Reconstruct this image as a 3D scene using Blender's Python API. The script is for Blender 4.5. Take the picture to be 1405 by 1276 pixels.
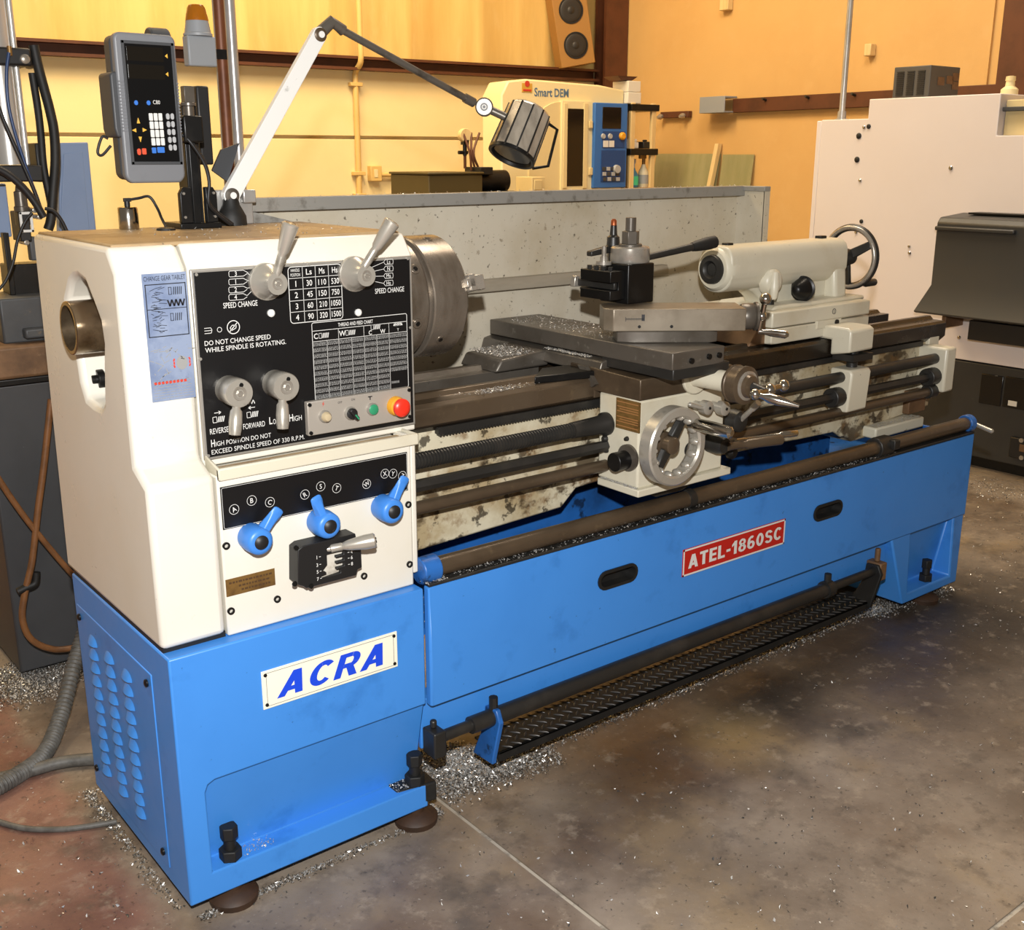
import bpy, bmesh, math, random
from math import sin, cos, pi, radians, atan2, hypot
from mathutils import Vector, Matrix

for o in list(bpy.data.objects):
    bpy.data.objects.remove(o, do_unlink=True)
scene = bpy.context.scene
COL = scene.collection
random.seed(7)

# ---------------------------------------------------------------- camera
F_PX, YAW, PITCH = 1506.8, .668304, .274392
CAM = Vector((-.66355, -1.88612, 1.5))
cd = bpy.data.cameras.new('camera')
cd.sensor_width = 36; cd.sensor_fit = 'HORIZONTAL'; cd.lens = F_PX * 36 / 1405
cd.clip_start = .05; cd.clip_end = 100
cam = bpy.data.objects.new('camera', cd); COL.objects.link(cam)
cam.location = CAM; cam.rotation_euler = (pi/2 - PITCH, 0, -YAW)
scene.camera = cam

# ---------------------------------------------------------------- light
world = bpy.data.worlds.new('workshop_air'); scene.world = world; world.use_nodes = True
wn = world.node_tree.nodes['Background']
wn.inputs[0].default_value = (1.0, .82, .62, 1); wn.inputs[1].default_value = .17

def lamp(name, kind, loc, power, col, size=.1, size_y=None, aim=None):
    l = bpy.data.lights.new(name, kind); l.energy = power; l.color = col
    if kind == 'AREA':
        l.size = size
        if size_y: l.shape = 'RECTANGLE'; l.size_y = size_y
    else: l.shadow_soft_size = size
    o = bpy.data.objects.new(name, l); COL.objects.link(o); o.location = loc
    if aim is not None:
        o.rotation_euler = (Vector(aim) - Vector(loc)).to_track_quat('-Z', 'Y').to_euler()
    return o
# the photographer's flash, on its bracket above the lens
lamp('flash_lamp', 'POINT', (CAM.x, CAM.y, CAM.z + .27), 365, (1.0, .985, .965), .025)
# warm high bay lamps under the roof
lamp('high_bay_lamp', 'AREA', (2.6, 3.9, 5.2), 250, (1.0, .76, .44), 1.6, aim=(3.6, 5.8, 1.6))
lamp('high_bay_lamp', 'AREA', (-1.0, 3.4, 5.2), 235, (1.0, .78, .48), 1.6, aim=(-.4, 6.0, 1.6))
lamp('high_bay_lamp', 'AREA', (3.2, 1.4, 5.2), 170, (1.0, .84, .66), 1.6, aim=(4.6, 1.6, .9))

vs = scene.view_settings
vs.view_transform = 'Standard'; vs.look = 'None'; vs.gamma = 1; vs.use_curve_mapping = False
vs.exposure = 0.0

# ---------------------------------------------------------------- pixel -> place
_fw = Vector((sin(YAW)*cos(PITCH), cos(YAW)*cos(PITCH), -sin(PITCH)))
_rt = _fw.cross(Vector((0, 0, 1))).normalized()
_dn = _fw.cross(_rt)
def ray(u, v): return _rt*((u-702.5)/F_PX) + _dn*((v-638)/F_PX) + _fw
def P(u, v, X=None, Y=None, Z=None):
    """point where the line of sight of a photo pixel meets a plane of the place"""
    w = ray(u, v)
    if X is not None: t = (X-CAM.x)/w.x
    elif Y is not None: t = (Y-CAM.y)/w.y
    else: t = (Z-CAM.z)/w.z
    return CAM + w*t
def PN(u, v, n, d):
    w = ray(u, v); n = Vector(n)
    return CAM + w*((d - CAM.dot(n))/w.dot(n))

# ---------------------------------------------------------------- mesh builder
class MB:
    def __init__(s, M=None): s.v = []; s.f = []; s.M = M or Matrix()
    def _add(s, vs, fs):
        b = len(s.v); s.v += [s.M @ Vector(v) for v in vs]; s.f += [tuple(b+i for i in f) for f in fs]; return s
    def box(s, x0, x1, y0, y1, z0, z1):
        if x0 > x1: x0, x1 = x1, x0
        if y0 > y1: y0, y1 = y1, y0
        if z0 > z1: z0, z1 = z1, z0
        return s._add([(x0,y0,z0),(x1,y0,z0),(x1,y1,z0),(x0,y1,z0),(x0,y0,z1),(x1,y0,z1),(x1,y1,z1),(x0,y1,z1)],
                      [(0,3,2,1),(4,5,6,7),(0,1,5,4),(1,2,6,5),(2,3,7,6),(3,0,4,7)])
    def prism(s, pts, axis, a0, a1):
        """closed outline swept along an axis; outline given in the two other axes in order (x,y,z minus axis)"""
        area = sum(pts[i][0]*pts[(i+1)%len(pts)][1]-pts[(i+1)%len(pts)][0]*pts[i][1] for i in range(len(pts)))
        if area < 0: pts = pts[::-1]
        if a0 > a1: a0, a1 = a1, a0
        n = len(pts)
        def mk(p, a):
            return {'x': (a, p[0], p[1]), 'y': (p[0], a, p[1]), 'z': (p[0], p[1], a)}[axis]
        vs = [mk(p, a0) for p in pts] + [mk(p, a1) for p in pts]
        fs = [tuple(range(n))[::-1], tuple(range(n, 2*n))] + [(i, (i+1) % n, n+(i+1) % n, n+i) for i in range(n)]
        if axis == 'y': fs = [f[::-1] for f in fs]
        return s._add(vs, fs)
    def _frame(s, p0, p1):
        p0 = Vector(p0); p1 = Vector(p1); d = (p1-p0)
        dn = d.normalized() if d.length > 1e-9 else Vector((0, 0, 1))
        a = Vector((0, 0, 1)) if abs(dn.z) < .9 else Vector((1, 0, 0))
        x = dn.cross(a).normalized(); y = dn.cross(x)
        return p0, d, x, y
    def lathe(s, p0, p1, prof, seg=24, cap0=True, cap1=True, start=0):
        """prof: list of (t along p0->p1 in metres, radius)"""
        p0, d, x, y = s._frame(p0, p1); dn = d.normalized()
        vs = []; fs = []
        for t, r in prof:
            for k in range(seg):
                a = start + 2*pi*k/seg
                vs.append(p0 + dn*t + x*(r*cos(a)) + y*(r*sin(a)))
        for i in range(len(prof)-1):
            for k in range(seg):
                a, b = i*seg+k, i*seg+(k+1) % seg
                fs.append((a, b, b+seg, a+seg))
        if cap0: fs.append(tuple(range(seg))[::-1])
        if cap1: fs.append(tuple(range((len(prof)-1)*seg, len(prof)*seg)))
        return s._add(vs, fs)
    def cyl(s, p0, p1, r, r1=None, seg=20, cap=True):
        L = (Vector(p1)-Vector(p0)).length
        return s.lathe(p0, p1, [(0, r), (L, r if r1 is None else r1)], seg, cap, cap)
    def pipe(s, p0, p1, r, ri, seg=28):
        L = (Vector(p1)-Vector(p0)).length
        return s.lathe(p0, p1, [(0, ri), (0, r), (L, r), (L, ri), (0, ri)], seg, False, False)
    def sphere(s, c, r, seg=14, rings=9, sc=(1, 1, 1)):
        c = Vector(c); vs = [c+Vector((0, 0, -r*sc[2]))]; fs = []
        for i in range(1, rings):
            a = -pi/2 + pi*i/rings
            for k in range(seg):
                b = 2*pi*k/seg
                vs.append(c+Vector((r*cos(a)*cos(b)*sc[0], r*cos(a)*sin(b)*sc[1], r*sin(a)*sc[2])))
        vs.append(c+Vector((0, 0, r*sc[2]))); top = len(vs)-1
        for k in range(seg): fs.append((0, 1+(k+1) % seg, 1+k))
        for i in range(rings-2):
            for k in range(seg):
                a = 1+i*seg+k; b = 1+i*seg+(k+1) % seg
                fs.append((a, b, b+seg, a+seg))
        o = 1+(rings-2)*seg
        for k in range(seg): fs.append((o+k, o+(k+1) % seg, top))
        return s._add(vs, fs)
    def tube(s, path, r, seg=10, sub=6):
        """smooth hose through points (Catmull-Rom)"""
        pts = [Vector(p) for p in path]; out = []
        if sub > 1 and len(pts) > 2:
            q = [pts[0]*2-pts[1]] + pts + [pts[-1]*2-pts[-2]]
            for i in range(1, len(q)-2):
                for j in range(sub):
                    t = j/sub; a, b, c, d = q[i-1], q[i], q[i+1], q[i+2]
                    out.append(.5*((2*b)+(c-a)*t+(2*a-5*b+4*c-d)*t*t+(3*b-a-3*c+d)*t**3))
            out.append(pts[-1])
        else: out = pts
        vs = []; fs = []; x = None
        for i, p in enumerate(out):
            t = (out[min(i+1, len(out)-1)]-out[max(i-1, 0)]).normalized()
            if x is None:
                a = Vector((0, 0, 1)) if abs(t.z) < .9 else Vector((1, 0, 0)); x = t.cross(a).normalized()
            x = (x - t*x.dot(t)).normalized(); y = t.cross(x)
            rr = r(i/(len(out)-1)) if callable(r) else r
            for k in range(seg):
                a = 2*pi*k/seg; vs.append(p+x*(rr*cos(a))+y*(rr*sin(a)))
        for i in range(len(out)-1):
            for k in range(seg):
                a, b = i*seg+k, i*seg+(k+1) % seg; fs.append((a, b, b+seg, a+seg))
        fs.append(tuple(range(seg))[::-1]); fs.append(tuple(range((len(out)-1)*seg, len(out)*seg)))
        return s._add(vs, fs)
    def torus(s, c, axis, R, r, seg=40, rs=10, a0=0, a1=2*pi):
        c, d, x, y = s._frame(c, Vector(c)+Vector(axis)); dn = d.normalized()
        vs = []; fs = []; full = abs(a1-a0-2*pi) < 1e-6; n = seg if full else seg+1
        for i in range(n):
            a = a0+(a1-a0)*i/seg; e = x*cos(a)+y*sin(a)
            for k in range(rs):
                b = 2*pi*k/rs; vs.append(c+e*(R+r*cos(b))+dn*(r*sin(b)))
        for i in range(seg):
            for k in range(rs):
                i2 = (i+1) % n; fs.append((i*rs+k, i2*rs+k, i2*rs+(k+1) % rs, i*rs+(k+1) % rs))
        return s._add(vs, fs)
    def mesh(s, me, M):
        return s._add([M @ v.co for v in me.vertices], [tuple(p.vertices) for p in me.polygons])
    def rect_ring(s, x0, x1, y, z0, z1, w, t=.0006):
        for a in ((x0, x1, z0, z0+w), (x0, x1, z1-w, z1), (x0, x0+w, z0, z1), (x1-w, x1, z0, z1)):
            s.box(a[0], a[1], y-t, y, a[2], a[3])
        return s
    def data(s, name='m', fix=True):
        me = bpy.data.meshes.new(name); me.from_pydata([tuple(v) for v in s.v], [], s.f)
        if fix:
            bm = bmesh.new(); bm.from_mesh(me); bmesh.ops.recalc_face_normals(bm, faces=bm.faces); bm.to_mesh(me); bm.free()
        return me

def finish(me, ang=38):
    for p in me.polygons: p.use_smooth = True
    me.set_sharp_from_angle(angle=radians(ang))

def wloc(o):
    l = Vector(o.location)
    while o.parent: o = o.parent; l += o.location
    return l

def link(name, me, m, parent=None):
    """centre the mesh on its own origin, hang it under its parent, give it its material"""
    n = len(me.vertices)
    xs = [v.co for v in me.vertices]
    lo = Vector((min(v.x for v in xs), min(v.y for v in xs), min(v.z for v in xs)))
    hi = Vector((max(v.x for v in xs), max(v.y for v in xs), max(v.z for v in xs)))
    c = (lo+hi)/2
    me.transform(Matrix.Translation(-c)); me.name = name
    o = bpy.data.objects.new(name, me); COL.objects.link(o)
    if m: me.materials.append(m)
    if parent: o.parent = parent; o.location = c - wloc(parent)
    else: o.location = c
    return o

def obj(name, mb, m, parent=None, bev=0, seg=2, ang=38):
    me = mb.data(name); finish(me, ang)
    o = link(name, me, m, parent)
    if bev:
        b = o.modifiers.new('edge', 'BEVEL'); b.width = bev; b.segments = seg; b.limit_method = 'ANGLE'; b.angle_limit = radians(40)
    return o

def cut(a, cutters):
    """boolean difference of mesh builders -> new builder"""
    oa = bpy.data.objects.new('tmp_a', a.data()); COL.objects.link(oa); tmp = [oa]
    for c in cutters:
        oc = bpy.data.objects.new('tmp_c', c.data()); COL.objects.link(oc); tmp.append(oc)
        md = oa.modifiers.new('b', 'BOOLEAN'); md.operation = 'DIFFERENCE'; md.solver = 'EXACT'; md.object = oc
    dg = bpy.context.evaluated_depsgraph_get(); dg.update()
    me = bpy.data.meshes.new_from_object(oa.evaluated_get(dg))
    r = MB(); r._add([v.co for v in me.vertices], [tuple(p.vertices) for p in me.polygons])
    for t in tmp:
        d = t.data; bpy.data.objects.remove(t, do_unlink=True); bpy.data.meshes.remove(d)
    bpy.data.meshes.remove(me)
    return r

def tag(o, label=None, cat=None, group=None, kind=None):
    if label: o['label'] = label
    if cat: o['category'] = cat
    if group: o['group'] = group
    if kind: o['kind'] = kind
    return o
def thing(name, loc, label, cat, group=None):
    o = bpy.data.objects.new(name, None); COL.objects.link(o); o.location = loc; o.empty_display_size = .1
    return tag(o, label, cat, group)
def again(o, parent, shift):
    """a copy that shares its mesh"""
    c = o.copy(); COL.objects.link(c); c.parent = parent; c.location = Vector(o.location)+Vector(shift); return c

_fontcache = {}
def text_data(body, bold=0, shear=0, space=1.0):
    k = (body, bold, shear, space)
    if k in _fontcache: return _fontcache[k]
    cu = bpy.data.curves.new('t', 'FONT'); cu.body = body; cu.size = 1; cu.offset = bold; cu.shear = shear
    cu.space_character = space; cu.resolution_u = 3; cu.fill_mode = 'FRONT'
    o = bpy.data.objects.new('t', cu); COL.objects.link(o)
    dg = bpy.context.evaluated_depsgraph_get(); dg.update()
    me = bpy.data.meshes.new_from_object(o.evaluated_get(dg))
    bpy.data.objects.remove(o, do_unlink=True); bpy.data.curves.remove(cu)
    _fontcache[k] = me; return me
def put_text(mb, body, org, ux, uz, width=None, height=None, bold=0, shear=0, space=1.0, center=False):
    """lay lettering on a plane: org baseline start (or centre), ux reading direction, uz up"""
    me = text_data(body, bold, shear, space)
    xs = [v.co.x for v in me.vertices]; ys = [v.co.y for v in me.vertices]
    x0, x1, y0, y1 = min(xs), max(xs), min(ys), max(ys)
    ux = Vector(ux).normalized(); uz = Vector(uz).normalized()
    sx = width/(x1-x0) if width else None; sy = height/(y1-y0) if height else None
    if sx is None: sx = sy*.92
    if sy is None: sy = sx*1.05
    off = Vector(org)
    cx = (x0+x1)/2 if center else x0; cy = (y0+y1)/2 if center else y0
    M = Matrix(((ux.x*sx, uz.x*sy, 0, 0), (ux.y*sx, uz.y*sy, 0, 0), (ux.z*sx, uz.z*sy, 0, 0), (0, 0, 0, 1)))
    M.translation = off - ux*(sx*cx) - uz*(sy*cy)
    mb.mesh(me, M); return mb

# heavy block capitals for the machine's plates
def heavy_text(mbx, body, org, width, height, shear=0):
    def ringseg(cx, cy, rx, ry, tx, ty, a0, a1, n=14):
        out = []
        for i in range(n):
            p, q = radians(a0+(a1-a0)*i/n), radians(a0+(a1-a0)*(i+1)/n)
            out.append([(cx+rx*cos(p), cy+ry*sin(p)), (cx+rx*cos(q), cy+ry*sin(q)), (cx+(rx-tx)*cos(q), cy+(ry-ty)*sin(q)), (cx+(rx-tx)*cos(p), cy+(ry-ty)*sin(p))])
        return out
    B = lambda x0, y0, x1, y1: [(x0, y0), (x1, y0), (x1, y1), (x0, y1)]
    G = {'A': (.84, [[(0, 0), (.25, 0), (.56, 1), (.28, 1)], [(.59, 0), (.84, 0), (.56, 1), (.28, 1)], [(.17, .19), (.67, .19), (.61, .37), (.23, .37)]]),
         'C': (.78, ringseg(.41, .5, .41, .5, .24, .19, 42, 318, 24)),
         'R': (.80, [B(0, 0, .25, 1), B(.25, .82, .46, 1), B(.25, .38, .46, .56), [(.34, .42), (.6, .42), (.82, 0), (.54, 0)]]+ringseg(.46, .69, .31, .31, .24, .18, -90, 90)),
         'T': (.70, [B(0, .81, .7, 1), B(.225, 0, .475, 1)]),
         'E': (.64, [B(0, 0, .25, 1), B(.25, 0, .64, .19), B(.25, .41, .60, .59), B(.25, .81, .64, 1)]),
         'L': (.62, [B(0, 0, .25, 1), B(.25, 0, .62, .19)]), '-': (.36, [B(0, .34, .36, .53)]),
         '1': (.46, [B(.2, 0, .45, 1), [(0, .58), (.25, .72), (.25, 1), (0, .76)]]),
         '8': (.70, ringseg(.35, .74, .31, .26, .20, .16, 0, 360, 20)+ringseg(.35, .29, .35, .29, .23, .16, 0, 360, 20)),
         '6': (.70, ringseg(.35, .31, .35, .31, .23, .17, 0, 360, 20)+ringseg(.38, .5, .38, .5, .24, .18, 58, 200)),
         '0': (.70, ringseg(.35, .5, .35, .5, .24, .19, 0, 360, 24)),
         'S': (.72, ringseg(.36, .71, .34, .29, .23, .17, 15, 270)+ringseg(.36, .29, .36, .29, .24, .17, -160, 90))}
    x = 0; polys = []
    for ch in body:
        w, ps = G[ch]
        polys += [[(a+x+shear*b, b) for a, b in p] for p in ps]; x += w+.13
    tot = max(a for p in polys for a, b in p)
    sx = width/tot
    for i, p in enumerate(polys):      # each stroke a hair in front of the last, so that none share a plane
        mbx._add([(org[0]+a*sx, org[1]-.00006*(i % 9), org[2]+b*height) for a, b in p], [tuple(range(len(p)))])
    return mbx

# ---------------------------------------------------------------- materials
def lin(c): return tuple((x/12.92 if x <= .04045 else ((x+.055)/1.055)**2.4) for x in c)
def hexc(h): return lin(tuple(int(h[i:i+2], 16)/255 for i in (0, 2, 4)))+(1,)
def mat(name, col, rough=.5, metal=0, layers=(), bump=None, rvar=0, coat=0, spec=.5, aniso=0, trans=0, emit=None):
    """layers: (scale, hex colour, lo, hi, amount, stretch) noise patches laid over the base colour"""
    m = bpy.data.materials.new(name); m.use_nodes = True
    nt = m.node_tree; N = nt.nodes; L = nt.links; b = N['Principled BSDF']
    c = hexc(col)
    b.inputs['Base Color'].default_value = c; b.inputs['Roughness'].default_value = rough
    b.inputs['Metallic'].default_value = metal; b.inputs['Specular IOR Level'].default_value = spec
    b.inputs['Coat Weight'].default_value = coat; b.inputs['Transmission Weight'].default_value = trans
    if emit: b.inputs['Emission Color'].default_value = hexc(emit[0]); b.inputs['Emission Strength'].default_value = emit[1]
    if layers or bump or rvar:
        tc = N.new('ShaderNodeTexCoord')
        def noise(scale, stretch=(1, 1, 1), detail=5, rgh=.6, off=0):
            mp = N.new('ShaderNodeMapping'); mp.inputs['Scale'].default_value = stretch; mp.inputs['Location'].default_value = (off, off*1.7, off*.6)
            L.new(tc.outputs['Object'], mp.inputs[0])
            n = N.new('ShaderNodeTexNoise'); n.inputs['Scale'].default_value = scale; n.inputs['Detail'].default_value = detail
            n.inputs['Roughness'].default_value = rgh; L.new(mp.outputs[0], n.inputs['Vector']); return n.outputs[0]
        cur = None
        for i, ly in enumerate(layers):
            sc, hx, lo, hi, amt = ly[:5]; st = ly[5] if len(ly) > 5 else (1, 1, 1)
            n = noise(sc, st, 6, .62, i*3.1+1)
            mr = N.new('ShaderNodeMapRange'); mr.inputs[1].default_value = lo; mr.inputs[2].default_value = hi; mr.inputs[4].default_value = amt
            L.new(n, mr.inputs[0])
            mx = N.new('ShaderNodeMix'); mx.data_type = 'RGBA'
            if cur is None: mx.inputs['A'].default_value = c
            else: L.new(cur, mx.inputs['A'])
            mx.inputs['B'].default_value = hexc(hx); L.new(mr.outputs[0], mx.inputs['Factor']); cur = mx.outputs['Result']
        if cur is not None: L.new(cur, b.inputs['Base Color'])
        if rvar:
            n = noise(9, (1, 1, 1), 4, .6, 9)
            mr = N.new('ShaderNodeMapRange'); mr.inputs[1].default_value = .3; mr.inputs[2].default_value = .7
            mr.inputs[3].default_value = max(.03, rough-rvar); mr.inputs[4].default_value = min(1, rough+rvar)
            L.new(n, mr.inputs[0]); L.new(mr.outputs[0], b.inputs['Roughness'])
        if bump:
            n = noise(bump[0], bump[2] if len(bump) > 2 else (1, 1, 1), 4, .6, 4)
            bp = N.new('ShaderNodeBump'); bp.inputs['Strength'].default_value = bump[1]; bp.inputs['Distance'].default_value = .004
            L.new(n, bp.inputs['Height']); L.new(bp.outputs[0], b.inputs['Normal'])
    return m

M = {}
M['white'] = mat('cream_white_paint', 'DAD6CA', .32, 0, [(3, 'D0C8B2', .45, .8, .5), (60, '7A6A50', .70, .76, .6)], rvar=.06)
M['whiteside'] = M['white']
M['dirtywhite'] = mat('oily_cream_paint', 'CFC6AC', .4, 0, [(5, 'A08A62', .44, .62, .8), (8, '4A3A26', .53, .60, .9, (1, 1, 1.6)), (24, '2E261C', .58, .63, .85), (14, '7A5A34', .56, .66, .7)], (30, .25), .1)
M['tailwhite'] = mat('worn_cream_paint', 'CEC8B4', .38, 0, [(4, 'B6A88A', .5, .75, .6), (30, '4A3E2C', .67, .72, .8)], rvar=.08)
M['dirtytop'] = mat('grimy_cover_top', 'A58B66', .5, 0, [(5, '6E4E34', .45, .7, .8), (14, 'C2B395', .56, .7, .7), (50, '3A2E22', .64, .7, .8)], (40, .2))
M['blue'] = mat('blue_machine_paint', '3F88DA', .36, 0, [(3, '367CCC', .45, .75, .5), (70, '10264A', .70, .74, .8), (22, '22344E', .70, .72, .5), (7, '2A6CB8', .58, .7, .5)], rvar=.05)
M['bluedirty'] = mat('blue_paint_oily', '2563AE', .42, 0, [(4, '17345C', .45, .7, .8), (20, '141A22', .58, .66, .8)], rvar=.1)
M['blueknob'] = mat('blue_plastic', '3C7FD2', .4, 0, [(30, '2A3A58', .62, .72, .6)])
M['black'] = mat('black_anodised_plate', '0B0B0D', .38, 0, [(40, '2A2A2C', .68, .74, .4)])
M['print'] = mat('white_print', 'D8D8D4', .5)
M['greyprint'] = mat('grey_print', '8E8E8C', .5)
M['blackprint'] = mat('black_print', '15151A', .5)
M['redprint'] = mat('red_print', 'C23A28', .5)
M['goldprint'] = mat('yellow_print', 'C89A3C', .5)
M['blueprint'] = mat('blue_print', '1446D8', .45)
M['alu'] = mat('silver_frame', 'B0ACA4', .38, .6, [(20, '6E6658', .6, .75, .5)])
M['steel'] = mat('bright_steel', 'A8A298', .28, 0.55, [(12, '6A6052', .5, .75, .7)], rvar=.1)
M['chrome'] = mat('polished_chrome', 'C4C0B8', .16, 1, rvar=.06)
M['handle'] = mat('satin_metal_handle', 'B2ADA2', .3, 0.5, [(25, '6C6455', .55, .75, .6)])
M['brownsteel'] = mat('oiled_brown_steel', '5A4C3C', .34, 0.35, [(6, '33291F', .45, .7, .8, (.4, 1, 1)), (30, '7C6A50', .6, .75, .4)], rvar=.1)
M['greysteel'] = mat('ground_grey_steel', '625C54', .38, 0.4, [(7, '4A4238', .45, .7, .8), (40, '9A9488', .62, .75, .5)], rvar=.12)
M['compound'] = mat('warm_ground_steel', '8A8070', .36, 0.35, [(6, '5A4C3A', .45, .72, .8), (50, '332A20', .68, .74, .7)], rvar=.1)
M['darksteel'] = mat('blackened_steel', '2A2927', .42, 0.25, [(9, '45403A', .5, .75, .6)], rvar=.1)
M['way'] = mat('oily_dark_way', '231C15', .3, 0.2, [(5, '3E3020', .5, .75, .7, (.3, 1, 1))], rvar=.1)
M['chuck'] = mat('chuck_steel', '7E756A', .27, 0.55, [(8, '5A4E40', .45, .72, .8, (3, 1, 1)), (40, '352C24', .66, .74, .5)], rvar=.08)
M['blackmetal'] = mat('black_oxide', '121212', .38, .3, [(20, '2C2A28', .55, .75, .5)])
M['blackplastic'] = mat('black_plastic', '161617', .48)
M['rubber'] = mat('black_rubber', '131312', .6, 0, [(15, '2A2824', .5, .75, .6)])
M['greyplastic'] = mat('grey_plastic', '6E7074', .45, 0, [(14, '55565A', .5, .8, .4)])
M['darkgreyplastic'] = mat('dark_grey_plastic', '3A3C3F', .5)
M['screenblack'] = mat('black_display_face', '090A0C', .18)
M['keywhite'] = mat('white_key', 'D4D4D0', .5)
M['keygrey'] = mat('grey_key', 'A4A6A8', .5)
M['keyblue'] = mat('blue_key', '2C6CC4', .5)
M['keyred'] = mat('red_key', 'D24A2A', .5)
M['keyyellow'] = mat('yellow_key', 'D8A83C', .5)
M['lampsteel'] = mat('lamp_housing_metal', 'B4AA9A', .3, 0.35, [(9, '4C4238', .45, .7, .8, (1, 1, .4))], rvar=.08)
M['lampwhite'] = mat('white_lamp_arm', 'E4E4E0', .38, 0, [(20, '8A8A84', .66, .74, .6)])
M['lamprod'] = mat('dull_lamp_rod', '6A645C', .36, 0.45, [(30, '3C362E', .5, .7, .7)])
M['brass'] = mat('tarnished_brass_plate', '8A6A3A', .42, .5, [(30, '5E4426', .45, .7, .8)])
M['label'] = mat('silver_blue_label', '97A6C2', .38, .35, [(9, '6C7EA4', .45, .65, .85), (30, '59647E', .6, .72, .6)])
M['plate_cream'] = mat('cream_name_plate', 'F0ECD8', .4, 0, [(8, 'D8B878', .66, .78, .7)])
M['plate_red'] = mat('red_name_plate', 'B81E16', .4)
M['panelgrey'] = mat('warm_grey_button_panel', 'A39C92', .42, .2)
M['green'] = mat('green_button', '2E8A62', .35)
M['red'] = mat('red_mushroom_button', 'E0301E', .35)
M['yellow'] = mat('yellow_collar', 'D89A24', .45)
M['clear'] = mat('clear_amber_lens', 'B8A888', .2, 0)
M['splash'] = mat('grey_splash_sheet', 'C2BAA8', .45, 0, [(3, 'A89A7E', .45, .72, .7), (4, 'CFCABC', .5, .72, .6, (1, 1, .4)), (75, '3A3228', .635, .68, .85), (35, '6A5A44', .64, .72, .6)], rvar=.08)
M['rail'] = mat('grey_rail', 'A39B8B', .4, .2, [(12, '7C7464', .45, .7, .6, (.2, 1, 1))])
M['splashlip'] = mat('grey_splash_edge', '8E8C86', .45, .1, [(25, '4A443A', .55, .72, .7)])
M['wallyellow'] = mat('yellow_lower_wall', 'ECD8A2', .6, 0, [(1.2, 'E4CA90', .4, .75, .7), (5, 'E8D6A4', .55, .8, .5), (30, 'B08A50', .72, .78, .5)], (60, .15))
M['wallupper'] = mat('ribbed_upper_wall', 'DDBC74', .55, 0, [(2, 'C8A057', .4, .7, .8, (2, 2, .25)), (7, 'E6CE96', .55, .8, .5, (1, 1, .3))])
M['wallorange'] = mat('tan_side_wall', 'CFA668', .65, 0, [(1.1, 'C4985A', .4, .75, .7), (6, 'D4AE76', .55, .8, .4)], (80, .15))
M['brownsteelwork'] = mat('brown_primer_steel', '5A321C', .55, 0, [(5, '3E2212', .45, .7, .7)])
M['conduit'] = mat('painted_conduit', 'D9B670', .5)
M['galv'] = mat('galvanised_pipe', 'B4B2AE', .3, 0.5, [(8, '8C8A86', .45, .7, .6)])
M['rustpipe'] = mat('brown_rusty_pipe', '6E4026', .5, .2, [(12, '4A2814', .45, .7, .8)])
M['cnc'] = mat('pale_pink_grey_enamel', 'D8CFCB', .38, 0, [(1.5, 'D0C4BC', .45, .8, .5)])
M['cncdark'] = mat('charcoal_enamel', '2E2E2D', .45, 0, [(4, '242423', .45, .7, .6), (30, '4C463C', .66, .74, .4)])
M['cnchood'] = mat('charcoal_hood', '2F3030', .42, 0, [(3, '38342E', .45, .75, .6)])
M['machinecream'] = mat('cream_machine_panel', 'E2D2A2', .5)
M['machinecream2'] = mat('cream_machine_door', 'D6C290', .5)
M['glassdark'] = mat('dark_window_glass', '14110D', .12)
M['bluepanel'] = mat('blue_control_cabinet', '2E66AE', .45)
M['bluepanel2'] = mat('deep_blue_recess', '17417C', .5)
M['wood'] = mat('particle_board', '9C7238', .6, 0, [(40, '9C7038', .45, .7, .6)])
M['woodlight'] = mat('light_timber', 'DCC088', .6, 0, [(8, 'C8A468', .45, .7, .6, (4, 4, .3))])
M['cone'] = mat('speaker_cone', '26221E', .5)
M['millblue'] = mat('slate_blue_enamel', '7A8DAC', .45, 0, [(4, '6A7C9C', .45, .75, .5)])
M['millgrey'] = mat('grey_cast_iron', '4C4E50', .5, .3, [(6, '38383A', .45, .7, .6), (30, '7A6A50', .64, .74, .6)])
M['rustiron'] = mat('rusty_iron', '7A5C40', .55, .2, [(8, '4C3826', .45, .7, .8), (30, 'A08664', .6, .75, .5)])
M['cabinet'] = mat('charcoal_cabinet', '3C3D3F', .5, 0, [(5, '303133', .45, .7, .6), (60, '8C8C8C', .73, .77, .6)])
M['ram'] = mat('satin_aluminium_column', 'C9C7C2', .3, .5, [(5, 'B2A894', .5, .8, .5, (3, 3, .2))])
M['amber'] = mat('amber_dome', 'B06A14', .22, 0, trans=.25)
M['beacongrey'] = mat('grey_beacon_base', '8E9296', .45)
M['acrylic'] = mat('greenish_acrylic', 'B8B184', .15, 0, [(3, '93925C', .4, .75, .7, (2, 2, .3))], trans=.35)
M['bottleblue'] = mat('blue_spray_bottle', '3E7C9C', .3, 0, trans=.1)
M['bottlewhite'] = mat('cream_spray_bottle', 'C6BFA6', .4)
M['bottlegreen'] = mat('green_bottle_label', '48C490', .5)
M['cable'] = mat('black_cable', '17181A', .5)
M['bluecable'] = mat('dark_blue_tube', '1E3A66', .35)
M['greyhose'] = mat('grey_corrugated_hose', '5C5A56', .55, 0, [(40, '3E3C38', .45, .6, .6)])
M['brownhose'] = mat('brown_rubber_hose', '7A5230', .4, 0, [(20, '4E3420', .45, .7, .7)])
M['chips'] = mat('bright_metal_swarf', 'C4C2BE', .3, .5)
M['darkchips'] = mat('dark_metal_swarf', '4A4844', .35, .4)
M['padrust'] = mat('dark_rusty_pad', '3E2A1C', .6, .1, [(14, '241A12', .45, .7, .8)])
M['paper'] = mat('white_paper_tag', 'D8D4C8', .6)

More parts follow.
